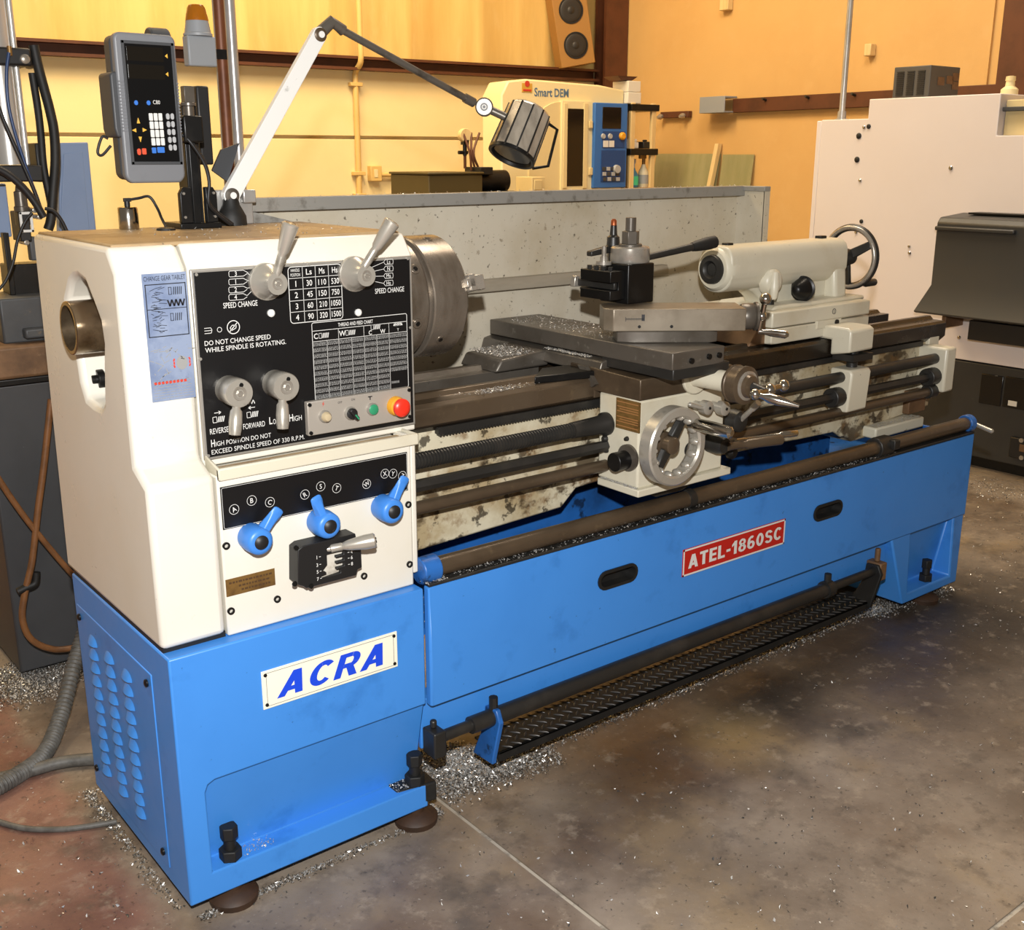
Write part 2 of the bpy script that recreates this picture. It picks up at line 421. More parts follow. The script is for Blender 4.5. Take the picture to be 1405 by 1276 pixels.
# ================================================================ THE ROOM
WA = radians(3.5)
WX = Vector((cos(WA), -sin(WA), 0)); WY = Vector((sin(WA), cos(WA), 0))
CORNER = Vector((6.55, 5.74, 0))
T = CORNER.dot(WY); S = CORNER.dot(WX)
WM = Matrix.Rotation(-WA, 4, 'Z')                       # wall frame (s, t, z) -> world
def PT(u, v, t): p = PN(u, v, WY, t); return p.dot(WX), p.z
def PS(u, v, s): p = PN(u, v, WX, s); return p.dot(WY), p.z

# ---- floor: worn concrete slabs with open joints
def floor_material():
    m = bpy.data.materials.new('worn_oily_concrete'); m.use_nodes = True
    nt = m.node_tree; N = nt.nodes; L = nt.links; b = N['Principled BSDF']
    g = N.new('ShaderNodeNewGeometry')
    def noise(scale, detail=6, rough=.6, off=(0, 0, 0)):
        mp = N.new('ShaderNodeMapping'); mp.inputs['Location'].default_value = off; L.new(g.outputs['Position'], mp.inputs[0])
        n = N.new('ShaderNodeTexNoise'); n.inputs['Scale'].default_value = scale; n.inputs['Detail'].default_value = detail; n.inputs['Roughness'].default_value = rough
        L.new(mp.outputs[0], n.inputs['Vector']); return n.outputs[0]
    def rng(x, lo, hi, a=0, b_=1):
        r = N.new('ShaderNodeMapRange'); r.inputs[1].default_value = lo; r.inputs[2].default_value = hi; r.inputs[3].default_value = a; r.inputs[4].default_value = b_
        r.interpolation_type = 'SMOOTHSTEP'
        L.new(x, r.inputs[0]); return r.outputs[0]
    def mix(A, B, f):
        x = N.new('ShaderNodeMix'); x.data_type = 'RGBA'
        for k, v in (('A', A), ('B', B)):
            if isinstance(v, str): x.inputs[k].default_value = hexc(v)
            else: L.new(v, x.inputs[k])
        L.new(f, x.inputs['Factor']); return x.outputs['Result']
    def mul(a, c):
        x = N.new('ShaderNodeMath'); x.operation = 'MULTIPLY'
        L.new(a, x.inputs[0])
        if isinstance(c, (int, float)): x.inputs[1].default_value = c
        else: L.new(c, x.inputs[1])
        return x.outputs[0]
    def add(a, c):
        x = N.new('ShaderNodeMath'); x.operation = 'ADD'
        L.new(a, x.inputs[0])
        if isinstance(c, (int, float)): x.inputs[1].default_value = c
        else: L.new(c, x.inputs[1])
        return x.outputs[0]
    col = mix('8E8172', '6A5D50', rng(noise(1.4), .38, .66))
    col = mix(col, '8A7658', mul(rng(noise(2.1, off=(5, 1, 0)), .5, .7), .7))
    col = mix(col, '4A3420', mul(rng(noise(1.1, off=(2, 7, 0)), .5, .68), .75))
    col = mix(col, '3A342E', mul(rng(noise(3.2, off=(9, 3, 0)), .55, .72), .7))
    # oil stains where the operator stands and beyond the tail end
    for (u, v, r, hx, amt) in ((1040, 960, .42, '2A2622', .85), (900, 1030, .3, '5A3E22', .6), (1300, 840, .9, '2E2A26', .8), (1200, 900, .5, '3A2C20', .6), (1010, 1010, .22, 'A08654', .5)):
        p = P(u, v, Z=0)
        d = N.new('ShaderNodeVectorMath'); d.operation = 'DISTANCE'; L.new(g.outputs['Position'], d.inputs[0]); d.inputs[1].default_value = p
        f = rng(add(d.outputs['Value'], mul(noise(3.5, off=(u, v, 0)), r*.9)), r*.55, r*1.5, amt, 0)
        col = mix(col, hx, f)
    # red floor paint left of the headstock end
    sx = N.new('ShaderNodeSeparateXYZ'); L.new(g.outputs['Position'], sx.inputs[0])
    edge = add(sx.outputs[0], mul(noise(7), .12))
    red = mix(mix('836052', '6C4C42', rng(noise(4, off=(1, 1, 0)), .4, .65)), '92786A', mul(rng(noise(11, off=(3, 1, 0)), .55, .7), .7))
    col = mix(col, red, rng(edge, -.03, .05, 1, 0))
    col = mix(col, '50463C', mul(rng(noise(9, 8, .7, off=(6, 2, 0)), .5, .66), .55))
    col = mix(col, '9C8E7C', mul(rng(noise(14, 8, .7, off=(1, 9, 0)), .54, .68), .5))
    # fine grit
    col = mix(col, '2A2520', mul(rng(noise(60, 3), .62, .7), .5))
    col = mix(col, 'A8A094', mul(rng(noise(85, 3, off=(4, 4, 0)), .66, .74), .6))
    L.new(col, b.inputs['Base Color'])
    L.new(rng(noise(5, off=(8, 8, 0)), .3, .7, .32, .6), b.inputs['Roughness'])
    bp = N.new('ShaderNodeBump'); bp.inputs['Strength'].default_value = .25; bp.inputs['Distance'].default_value = .004
    L.new(noise(40), bp.inputs['Height']); L.new(bp.outputs[0], b.inputs['Normal'])
    return m
M['floor'] = floor_material()
M['joint'] = mat('pale_joint_filler', 'A89F90', .7, 0, [(30, '4A443C', .5, .7, .8)])
floor = tag(obj('floor', MB().box(-6, 8, -6, 8.5, -.12, -.004), M['joint']), kind='structure')
jx = [-6, -3.0, .648, 4.3, 8]; jy = [-6, -4.6, -1.013, 2.6, 8.5]
for i in range(4):
    for j in range(4):
        g = .0055
        obj('slab', MB().box(jx[i]+g, jx[i+1]-g, jy[j]+g, jy[j+1]-g, -.1, 0), M['floor'], floor)

# ---- back wall: flat lower boards under a brown steel girt, ribbed sheet above
GZ0 = 2.13; GZ1 = 2.23
wb = tag(obj('wall_back', MB(WM).box(-9, S+.3, T+.06, T+.2, 0, 5.6), M['wallyellow']), kind='structure')
zg = PT(400, 188, T)[1]
for a, b in ((-9, S),):
    obj('wall_panel', MB(WM).box(a, b, T, T+.06, 0, zg-.012), M['wallyellow'], wb, .004)
    obj('wall_panel', MB(WM).box(a, b, T, T+.06, zg+.012, GZ0), M['wallyellow'], wb, .004)
rib = [(-9, T+.05)]; s = -9
while s < S-.4:
    rib += [(s+.10, T+.05), (s+.13, T+.036), (s+.19, T+.036), (s+.22, T+.05)]; s += .68
rib += [(S, T+.05), (S, T+.08), (-9, T+.08)]
obj('ribbed_sheet', MB(WM).prism(rib, 'z', GZ1, 5.6), M['wallupper'], wb)
tag(obj('trim_1', MB(WM).prism([(T-.10, GZ0), (T, GZ0), (T, GZ1), (T-.10, GZ1), (T-.10, GZ1-.02), (T-.015, GZ1-.02), (T-.015, GZ0+.02), (T-.10, GZ0+.02)], 'x', -9, S-.27), M['brownsteelwork']), kind='structure')
# ---- side wall with the brown corner column
tag(obj('wall_right', MB(WM).box(S, S+.15, -5, T+.2, 0, 5.6), M['wallorange']), kind='structure')
t0 = T
mb = MB(WM).box(S-.26, S-.01, T-.04, T-.01, 0, 5.6).box(S-.26, S-.01, T-.16, T-.13, 0, 5.6).box(S-.15, S-.13, T-.14, T-.03, 0, 5.6)
tag(obj('trim_2', mb, M['brownsteelwork']), kind='structure')
ta = PS(1385, 60, S)[0]
tag(obj('trim_3', MB(WM).box(S-.10, S, ta-.9, ta, 0, 5.6), M['brownsteelwork']), kind='structure')
tb = PS(1358, 60, S)[0]
tag(obj('trim_4', MB(WM).box(S-.02, S, tb-.02, tb, 0, 5.6), M['wallorange']), kind='structure')

# ---- things fixed to the walls
s0 = PT(489, 150, T-.03)[0]
c = thing('wall_conduit', WM @ Vector((s0, T-.03, 0)), 'thin yellow-painted vertical conduit clamped to the back wall', 'conduit')
obj('pipe', MB(WM).cyl((s0, T-.03, .2), (s0, T-.03, GZ0-.02), .022).tube([(s0, T-.03, GZ0-.03), (s0, T-.05, GZ0), (s0, T-.13, GZ0+.06), (s0, T-.13, GZ1+.1)], .022, sub=4).cyl((s0, T-.13, GZ1+.1), (s0, T-.13, 5.5), .022), M['conduit'], c)
for z in (zg-.27, GZ0-.1, 1.2):
    obj('pipe_clamp', MB(WM).box(s0-.05, s0+.05, T-.055, T, z-.014, z+.014), M['conduit'], c, .003)
sA, zA = PT(515, 238, T-.04); sB = PT(672, 240, T-.04)[0]
c = thing('outlet_box', WM @ Vector((sA, T, zA)), 'small yellow outlet box with horizontal conduit on the back wall', 'outlet')
obj('box', MB(WM).box(sA-.05, sA+.05, T-.06, T, zA-.06, zA+.06), M['conduit'], c, .006)
obj('socket_face', MB(WM).box(sA-.02, sA+.012, T-.064, T-.058, zA-.03, zA+.03), M['machinecream'], c, .002)
obj('conduit_run', MB(WM).cyl((sA+.05, T-.035, zA-.01), (sB, T-.035, zA-.03), .018), M['conduit'], c)


# ================================================================ THE LATHE
LA = thing('engine_lathe', (1.4, .3, 0), 'large cream and blue metal-turning engine lathe on the concrete floor', 'lathe')
V = Vector
YU, YL = .085, .028            # front of the headstock (upper) and of the gearbox (lower)
ZT = 1.343

# ---- blue pedestal under the headstock
ped = MB().box(0, .578, 0, .575, .04, .585)
rz = P(420, 1013, Y=0).z
z1 = P(578, 969, Y=0).z; z0 = .098
xl = P(284, 1100, Y=0).x
cutp = MB()
# pocket: shallow at the top, deep at the foot ledge, open towards the bed
n = 6; pts = [(xl+.0, z0), (xl, z1-.02), (xl+.006, z1-.006), (xl+.02, z1), (.62, z1), (.62, z0)]
vs = [(x, -.02, z) for x, z in pts] + [(x, .008 + .045*(z1-z)/(z1-z0), z) for x, z in pts]
k = len(pts)
cutp._add(vs, [tuple(range(k)), tuple(range(k, 2*k))[::-1]] + [(i, k+i, k+(i+1) % k, (i+1) % k) for i in range(k)])
ped = cut(ped, [cutp])
obj('headstock_pedestal', ped, M['blue'], LA, .006)
obj('pedestal_seam', MB().box(.004, .131, .034, .57, .58, .597), M['rubber'], LA)
# right foot lug of the pedestal with its levelling bolt
obj('foot_lug', MB().prism([(.50, .06), (.50, .012), (.60, -.005), (.605, .05), (.58, .08)], 'z', .05, .10), M['rubber'], LA, .006)
def level_bolt(x, y, z):
    b = obj('levelling_bolt', MB().cyl((x, y, z), (x, y, z+.075), .013, seg=14), M['rubber'], LA)
    obj('nut', MB().cyl((x, y, z+.002), (x, y, z+.026), .024, seg=6), M['rubber'], b, .002)
    obj('bolt_head', MB().cyl((x, y, z+.05), (x, y, z+.078), .019, seg=6), M['rubber'], b, .002)
    obj('levelling_pad', MB().lathe((x, y, 0), (x, y, 1), [(0, .05), (.014, .052), (.022, .045), (.03, .02), (.052, .02)], 24), M['padrust'], LA)
level_bolt(xl+.05, .025, .096)
level_bolt(.556, .022, .098)
# ventilated end panel
p00 = P(106, 830, X=0); p10 = P(207.7, 923.5, X=0)
ya, yb = p10.y, p00.y; zt = (p00.z+p10.z)/2
zb = P(234, 1200, X=0).z+.0
lp = obj('louvre_panel', MB().box(-.002, .002, ya, yb, max(zb, .075), zt), M['blue'], LA, .002)
for y in (ya+.022, yb-.022):
    for z in (zt-.025, max(zb, .075)+.03):
        obj('screw', MB().lathe((-.003, y, z), (-1, y, z), [(0, .008), (.004, .008), (.006, .004)], 12), M['blackmetal'], lp)
lv = None
c1 = P(129, 880, X=0); c3 = P(176, 928, X=0); c2 = V((0, (c1.y+c3.y)/2, (c1.z+c3.z)/2))
zend = P(203, 1130, X=0).z
for ci, cc in enumerate((c1, c2, c3)):
    for r in range(11):
        z = c3.z+.006 - r*(c3.z-zend)/10.4; y = cc.y
        if lv is None:
            mb = MB(); w, h, d = .027, .0098, .010
            # half-teardrop scoop
            vs = [(0, -w, 0), (0, w, 0)]; K = 8
            top = []; 
            rows = []
            for j in range(4):
                f = j/3
                row = []
                for i in range(K+1):
                    t = i/K*2-1
                    e = (1-t*t)**.5 if abs(t) < 1 else 0
                    row.append((-d*e*(1-f)**.7, t*w, -h + 2*h*f*(.35+.65*e)))
                rows.append(row)
            vs = [p for row in rows for p in row]; fs = []
            for j in range(3):
                for i in range(K):
                    a = j*(K+1)+i; fs.append((a, a+1, a+K+2, a+K+1))
            mb._add(vs, fs)
            for q in range(len(mb.v)): mb.v[q] = mb.v[q]+V((-.002, y, z))
            lv = obj('louvre', mb, M['blue'], lp)
            base = (y, z)
        else:
            again(lv, lp, (0, y-base[0], z-base[1]))

# ---- maker's plate and model plate
def plate(name, corners, Yp, m, rimm, text, tpx, tm, bold, shear, thick=.0025, rivets=True):
    tl, tr, bl, br = [P(*c, Y=Yp) for c in corners]
    x0 = (tl.x+bl.x)/2; x1 = (tr.x+br.x)/2; z1 = (tl.z+tr.z)/2; z0 = (bl.z+br.z)/2
    pl = obj(name, MB().box(x0, x1, Yp-thick, Yp+.002, z0, z1), m, LA, .0006)
    if rimm:
        obj('border', MB().rect_ring(x0+.001, x1-.001, Yp-thick, z0+.001, z1-.001, .0045, .0006), rimm, pl)
    a = P(*tpx[0], Y=Yp); b = P(*tpx[1], Y=Yp); h = tpx[2]*(z1-z0)
    zc = (z0+z1)/2
    mb = MB(); heavy_text(mb, text, (a.x, Yp-thick-.0007, zc-h/2), b.x-a.x, h, shear)
    obj('lettering', mb, tm, pl)
    if rivets:
        for x in (x0+.008, x1-.008):
            for z in (z0+.009, z1-.009):
                obj('rivet', MB().lathe((x, Yp-thick, z), (x, -9, z), [(0, .004), (.002, .0035), (.003, .001)], 10), M['blackmetal'], pl)
    return pl, (x0, x1, z0, z1)
bp, r_ = plate('maker_plate', ((357.3, 921.9), (543.8, 865.7), (361.5, 973.7), (544.9, 913.6)), 0, M['plate_cream'], None, 'ACRA', ((379, 955), (525, 914), .62), M['blueprint'], .028, .30)
x0, x1, z0_, z1_ = r_
obj('border', MB().rect_ring(x0+.009, x1-.009, -.0025, z0_+.005, z1_-.005, .0012, .0005), M['greyprint'], bp)

# ---- blue chip tray between the pedestals
XR = 2.845
ZP0, ZP1 = .292, .583
front = MB().box(.590, XR, -.002, .02, ZP0, ZP1)
def oval(cx, cz, hw, hh, y0, y1, k=8):
    pts = []
    for i in range(k+1):
        a = -pi/2+pi*i/k; pts.append((cx+hw-hh+hh*cos(a), cz+hh*sin(a)))
    for i in range(k+1):
        a = pi/2+pi*i/k; pts.append((cx-hw+hh+hh*cos(a), cz+hh*sin(a)))
    return MB().prism(pts, 'y', y0, y1), pts
slots = []
for (u, v, a, b) in ((846.8, 790.5, (822, 800), (873, 779)), (1135, 700, (1117, 706), (1154, 693))):
    p = P(u, v, Y=0); hw = (P(*b, Y=0).x-P(*a, Y=0).x)/2
    slots.append((p.x, p.z, hw, .0215))
front = cut(front, [oval(x, z, hw, hh, -.05, .05)[0] for x, z, hw, hh in slots])
tf = obj('tray_front_panel', front, M['blue'], LA, .005)
for x, z, hw, hh in slots:
    o1, pin = oval(x, z, hw, hh, 0, 1); pout = oval(x, z, hw+.004, hh+.004, 0, 1)[1]; pinn = oval(x, z, hw-.004, hh-.004, 0, 1)[1]
    mb = MB(); n = len(pin)
    vs = [(a, -.006, b) for a, b in pout]+[(a, -.006, b) for a, b in pinn]+[(a, .03, b) for a, b in pinn]+[(a, -.002, b) for a, b in pout]
    fs = []
    for i in range(n):
        j = (i+1) % n
        fs += [(i, j, n+j, n+i), (n+i, n+j, 2*n+j, 2*n+i), (i, 3*n+i, 3*n+j, j)]
    mb._add(vs, fs)
    obj('slot_grommet', mb, M['rubber'], tf)
    obj('slot_shade', MB().box(x-hw-.01, x+hw+.01, .024, .034, z-.04, z+.04), M['rubber'], tf)  # black backing sheet paints the shade inside the slot
# tray: floor, rear and end walls, rim
tray = MB().box(.58, XR, .036, .60, .455, .47).box(.58, XR, .585, .60, .47, .66).box(XR-.012, XR, .0, .60, ZP0, ZP1-.005)
obj('chip_tray', tray, M['bluedirty'], LA)
obj('tray_rim', MB().box(.592, XR, -.001, .045, ZP1, ZP1+.008), M['darksteel'], LA, .002)
obj('tray_slope', MB().prism([(.30, .472), (.30, .60), (.58, .66), (.58, .472)], 'x', .60, 2.45), M['bluedirty'], LA)
zskirt = P(800, 942, Y=.03).z
obj('tray_skirt', MB().box(.58, 2.42, .028, .04, zskirt, .30).box(.60, XR-.05, .0, .07, ZP0, ZP0+.012), M['blue'], LA, .003)
mp, _ = plate('model_plate', ((936, 754), (1077, 712), (936, 791.7), (1075, 745.7)), -.002, M['plate_red'], M['print'], 'ATEL-1860SC', ((943, 778.6), (1069.8, 739.4), .50), M['print'], .022, .0, rivets=False)

# ---- pedestal under the tail end
leg = MB().prism([(2.40, ZP0+.01), (2.505, .04), (2.84, .04), (2.84, ZP0+.01)], 'y', 0, .55)
xa, xb = 2.53, 2.80
pts = [(xa, .075), (xa-.02, ZP0+.06), (xb-.03, ZP0+.06), (xb-.01, .075)]
c_ = MB(); vs = [(x, -.02, z) for x, z in pts]+[(x, .07 if z < .2 else .012, z) for x, z in pts]
c_._add(vs, [(0, 1, 2, 3), (7, 6, 5, 4)]+[(i, 4+i, 4+(i+1) % 4, (i+1) % 4) for i in range(4)])
leg = cut(leg, [c_])
obj('tail_pedestal', leg, M['blue'], LA, .006)
level_bolt(P(1270, 790, Y=.03).x, .03, .073)

# ---- foot brake: bar, arms, diamond tread
yb_ = .0
pb0 = P(585, 1022, Y=yb_); pb1 = P(1205, 782, Y=yb_); zb_ = P(800, 936, Y=yb_).z
obj('brake_bar', MB().cyl((.58, yb_, zb_), (2.345, yb_, zb_), .014, seg=16).cyl((.70, yb_, zb_), (2.06, yb_, zb_), .021, seg=20), M['darksteel'], LA)
obj('brake_bearing', MB().box(.578, .612, yb_-.03, yb_+.02, zb_-.035, zb_+.03).cyl((.596, yb_, zb_+.03), (.596, yb_, zb_+.05), .008), M['darksteel'], LA, .004)
obj('brake_bearing', MB().box(2.315, 2.35, yb_-.026, yb_+.03, zb_-.03, zb_+.03).cyl((2.33, yb_, zb_+.03), (2.33, yb_, zb_+.075), .009), M['rustiron'], LA, .004)
zt_ = .100
f0 = P(680, 1035, Z=zt_); f1 = P(1195, 822, Z=zt_); b0 = P(660, 1000, Z=zt_)
yt0 = (f0.y+f1.y)/2-.004; yt1 = yt0+.10
xt0, xt1 = f0.x+.01, f1.x
for xa_, in ((xt0-.028,), (xt1-.03,)):
    mb = MB().prism([(yb_+.03, zb_-.03), (yb_+.024, zb_+.022), (yb_-.02, zb_+.026), (yb_-.034, zb_-.004), (yt0-.012, zt_-.002), (yt0-.01, zt_-.018), (yt1-.03, zt_-.02)], 'x', xa_, xa_+.014)
    obj('brake_arm', mb, M['bluedirty'] if xa_ < 1 else M['rubber'], LA, .003)
obj('clamp_bolt', MB().cyl((xt0-.02, yb_, zb_+.01), (xt0-.02, yb_, zb_+.052), .011, seg=8), M['darksteel'], LA)
obj('clamp_bolt', MB().cyl((2.07, yb_, zb_+.01), (2.07, yb_, zb_+.05), .011, seg=8).cyl((2.055, yb_, zb_), (2.085, yb_, zb_), .027), M['darksteel'], LA)
tr = obj('brake_tread', MB().box(xt0, xt1, yt0, yt1, zt_-.006, zt_).box(xt0, xt1, yt0, yt0+.006, zt_-.025, zt_), M['rubber'], LA, .001)
lug0 = None; n = 0
x = xt0+.022
M['treadlug'] = mat('worn_tread_lug', '5A5856', .35, .7)
while x < xt1-.02:
    for j in range(5):
        y = yt0+.012+j*.021
        xx = x+(.0 if j % 2 else .012)
        ang = radians(40 if (j % 2) else -50)
        if lug0 is None:
            mb = MB(Matrix.Translation((xx, y, zt_)) @ Matrix.Rotation(0, 4, 'Z'))
            mb._add([(-.015, 0, 0), (0, -.0035, 0), (.015, 0, 0), (0, .0035, 0), (-.008, 0, .0022), (.008, 0, .0022)], [(0, 1, 4), (1, 5, 4), (1, 2, 5), (2, 3, 5), (3, 4, 5), (3, 0, 4)])
            lug0 = obj('tread_lug', mb, M['treadlug'], tr); lb = (xx, y); lug0.rotation_euler.z = ang
            n += 1
        elif n < 290:
            c = again(lug0, tr, (xx-lb[0], y-lb[1], 0)); c.rotation_euler.z = ang; n += 1
    x += .029

# ---- headstock castings
prof = [(YL, .592), (YL, .915), (YU, .945), (YU, 1.302), (.118, ZT), (.575, ZT), (.605, .592)]
cover = MB().prism(prof, 'x', 0, .131)
hole_px = [(90.5, 413), (95.5, 388.7), (101, 381), (107, 380), (117, 388.7), (126.8, 414), (137, 442), (141, 470), (141, 500), (142, 553), (138.3, 560), (128, 555), (118.5, 546.7), (112, 523.7), (107, 490.7), (98, 450)]
hp = [(P(u, v, X=0).y, P(u, v, X=0).z) for u, v in hole_px]
cover = cut(cover, [MB().prism(hp, 'x', -.1, .07)])
obj('end_cover', cover, M['white'], LA, .012, 3)
hs = MB().prism([(YU+.002, .92), (YU+.002, 1.302), (.118, ZT), (.56, ZT), (.56, .92)], 'x', .133, .624)
obj('headstock', hs, M['white'], LA, .004)
obj('headstock_top', MB().box(.01, .62, .125, .57, ZT-.004, ZT+.004), M['dirtytop'], LA, .003)
M['boretube'] = mat('browned_polished_tube', '8C7A62', .24, .85, [(14, '4A3824', .45, .68, .85)], rvar=.08)
YS, ZS = .30, 1.180
sp = MB().pipe((-.028, YS, ZS), (.07, YS, ZS), .052, .044, 40)
obj('spindle_bore_tube', sp, M['boretube'], LA, .002)
p = P(131.7, 521, X=.03)
obj('gear_stud', MB().cyl((.072, p.y, p.z), (.02, p.y, p.z), .011).cyl((.045, p.y, p.z), (.03, p.y, p.z), .021), M['blackmetal'], LA, .002)

# ---- gearbox below with its dirt-catching ledge
gb = MB().box(.134, .572, YL, .50, .586, .915)
obj('gearbox', gb, M['white'], LA, .004)
obj('side_flange', MB().box(.572, .586, YL+.002, .10, .612, .925), M['white'], LA, .004)
led = MB().box(.136, .590, YL-.006, YL+.004, .905, .930).box(.136, .590, YL, YU+.004, .905, .916).prism([(YL-.006, .905), (YL-.006, .930), (YU, .945), (YU, .905)], 'x', .136, .142).box(.584, .590, YL-.006, YU, .905, .930)
obj('ledge', led, M['tailwhite'], LA, .003)
obj('ledge_grime', MB().box(.143, .583, YL+.005, YU-.001, .916, .9175), M['dirtytop'], LA)

# ---- black speed panel
tl, tr_, bl, br = [P(*c, Y=YU) for c in ((262.5, 371.5), (563.5, 349), (277, 632.5), (568.5, 582))]
x0, x1, z0, z1 = (tl.x+bl.x)/2, (tr_.x+br.x)/2, (bl.z+br.z)/2, (tl.z+tr_.z)/2
YP = YU-.004
fr = obj('speed_panel_frame', MB().box(x0, x1, YP, YU+.003, z0, z1), M['alu'], LA, .002)
YB = YP-.0015
sp_ = obj('speed_panel', MB().box(x0+.006, x1-.006, YB, YP+.001, z0+.006, z1-.006), M['black'], LA, .0005)
pr = MB(); YT = YB-.0006
UX, UZ = (1, 0, 0), (0, 0, 1)
def Q(cx, cy): return P(180+cx/3.5125, 290+cy/3.5125, Y=YB)      # from the enlarged view
def line_text(body, a, b, h=None, bold=.0, mbx=None):
    pa, pb_ = Q(*a), Q(*b)
    obj('printed_line', put_text(MB(), body, (pa.x, YT, (pa.z+pb_.z)/2), UX, UZ, width=pb_.x-pa.x, height=h, bold=bold), M['print'], sp_)
line_text('DO NOT CHANGE SPEED', (354, 648), (672, 615), .0092, .003)
line_text('WHILE SPINDLE IS ROTATING.', (357, 681), (746, 640), .0092, .003)
line_text('SPEED CHANGE', (444, 467), (609, 455), .0105, .003)
line_text('SPEED CHANGE', (1175, 398), (1315, 385), .0105, .003)
line_text('REVERSE', (380, 1074), (470, 1064), .011)
line_text('FORWARD', (540, 1050), (645, 1036), .011)
line_text('L', (666, 1026), (681, 1025), .0145, .012); line_text('OW', (684, 1025), (716, 1022), .0105)
line_text('H', (762, 1012), (780, 1011), .0145, .012); line_text('IGH', (783, 1010), (822, 1006), .0105)
line_text('H', (386, 1136), (404, 1135), .0145, .012)
line_text('IGH POSITION DO NOT', (408, 1131), (674, 1089), .0092)
line_text('EXCEED SPINDLE SPEED OF 330 R.P.M.', (388, 1172), (835, 1097), .0092)
def seg(a, b, w=.0009, mbx=None):
    a = V((a[0], a[1])); b = V((b[0], b[1])); d = (b-a).normalized(); nrm = V((-d.y, d.x))*w/2
    vs = [(a.x+nrm.x, YT, a.y+nrm.y), (a.x-nrm.x, YT, a.y-nrm.y), (b.x-nrm.x, YT, b.y-nrm.y), (b.x+nrm.x, YT, b.y+nrm.y)]
    (mbx or pr)._add(vs, [(0, 1, 2, 3)])
def poly(pts, w=.0009, close=False):
    for i in range(len(pts)-(0 if close else 1)): seg(pts[i], pts[(i+1) % len(pts)], w)
def XZ(cx, cy): p = Q(cx, cy); return (p.x, p.z)
def ring(c, r, w=.0011, n=24):
    poly([(c[0]+r*cos(2*pi*i/n), c[1]+r*sin(2*pi*i/n)) for i in range(n)], w, True)
# spindle speed table
a = XZ(754, 272); b = XZ(1020, 510); tx0, tx1 = a[0], b[0]; tz1 = (a[1]+XZ(1018, 250)[1])/2; tz0 = (b[1]+XZ(760, 548)[1])/2
r = .007
def rrect(x0, x1, z0, z1, r, w):
    pts = []
    for cx, cz, a0 in ((x1-r, z1-r, 0), (x0+r, z1-r, pi/2), (x0+r, z0+r, pi), (x1-r, z0+r, 1.5*pi)):
        for i in range(5): pts.append((cx+r*cos(a0+pi/8*i), cz+r*sin(a0+pi/8*i)))
    poly(pts, w, True)
rrect(tx0, tx1, tz0, tz1, r, .0014)
cxs = [XZ(u, 350)[0] for u in (827, 889, 952)]
for x in cxs: seg((x, tz0), (x, tz1))
for i in range(1, 5): z = tz1+(tz0-tz1)*i/5; seg((tx0, z), (tx1, z))
cc = [(tx0+cxs[0])/2, (cxs[0]+cxs[1])/2, (cxs[1]+cxs[2])/2, (cxs[2]+tx1)/2]
rowz = [tz1+(tz0-tz1)*(i+.5)/5 for i in range(5)]
put_text(pr, 'HANDLE', (cc[0], YT, rowz[0]+.0045), UX, UZ, width=.019, height=.006, center=True)
put_text(pr, 'POSITION', (cc[0], YT, rowz[0]-.0045), UX, UZ, width=.021, height=.006, center=True)
for j, row in enumerate((('', 'Ls', 'Ms', 'Hs'), ('1', '30', '110', '530'), ('2', '45', '150', '750'), ('3', '60', '210', '1050'), ('4', '90', '320', '1500'))):
    for i, tx in enumerate(row):
        if tx: put_text(pr, tx, (cc[i], YT, rowz[j]), UX, UZ, width={1: None, 2: .0125, 3: .0175, 4: .0215}[len(tx)], height=.0115, bold=.006, center=True)
# lever position marks
obj('speed_table', pr, M['print'], sp_); pr = MB()
for i, (tx, cy) in enumerate((('3', 300), ('1', 339), ('2', 377), ('4', 413))):
    p = XZ(503, cy); e = XZ(600, 352-(-12 if i > 1 else 8)); q0 = XZ(540, cy)
    put_text(pr, tx, (p[0], YT, p[1]), UX, UZ, height=.0085, bold=.003, center=True)
    x0_, z_ = XZ(470, cy)[0], p[1]
    h = .0055
    poly([(q0[0]+.008, z_-h*.2), (q0[0], z_-h), (x0_+.002, z_-h), (x0_, z_-h+.002), (x0_, z_+h-.002), (x0_+.002, z_+h), (q0[0], z_+h), (q0[0]+.008, z_+h*.2), e])
    obj('lever_mark', pr, M['print'], sp_); pr = MB()
for i, (tx, cy) in enumerate((('Ls', 243), ('N', 276), ('Ms', 310), ('Hs', 345))):
    p = XZ(1240, cy); e = XZ(1160, 302+(i-1.5)*22)
    put_text(pr, tx, (p[0], YT, p[1]), UX, UZ, height=.0075, bold=.003, center=True)
    x0_, x1_ = XZ(1224, cy)[0], XZ(1260, cy)[0]; h = .0052
    poly([e, (x0_-.004, p[1]), (x0_, p[1]+h), (x1_, p[1]+h), (x1_+.001, p[1]), (x1_, p[1]-h), (x0_, p[1]-h), (x0_-.004, p[1])])
    obj('lever_mark', pr, M['print'], sp_); pr = MB()
# no-shifting emblem
c_ = XZ(492, 558); ring(c_, .0125, .0016)
seg((c_[0]-.009, c_[1]-.009), (c_[0]+.009, c_[1]+.009), .0016)
poly([(c_[0]-.007, c_[1]-.001), (c_[0]-.002, c_[1]+.004), (c_[0]+.006, c_[1]+.003), (c_[0]+.005, c_[1]-.002), (c_[0]-.004, c_[1]-.006)], .0014, True)
obj('pictogram', pr, M['print'], sp_); pr = MB()
c_ = XZ(425, 570); ring(c_, .0045, .001, 14)
obj('pictogram', pr, M['print'], sp_); pr = MB()
c_ = XZ(372, 575); poly([(c_[0]-.008, c_[1]+.005), (c_[0]+.005, c_[1]+.005), (c_[0]+.007, c_[1]), (c_[0]+.005, c_[1]-.005), (c_[0]-.008, c_[1]-.005)], .001)
seg((c_[0]-.008, c_[1]), (c_[0]+.007, c_[1]), .001)
obj('pictogram', pr, M['print'], sp_); pr = MB()
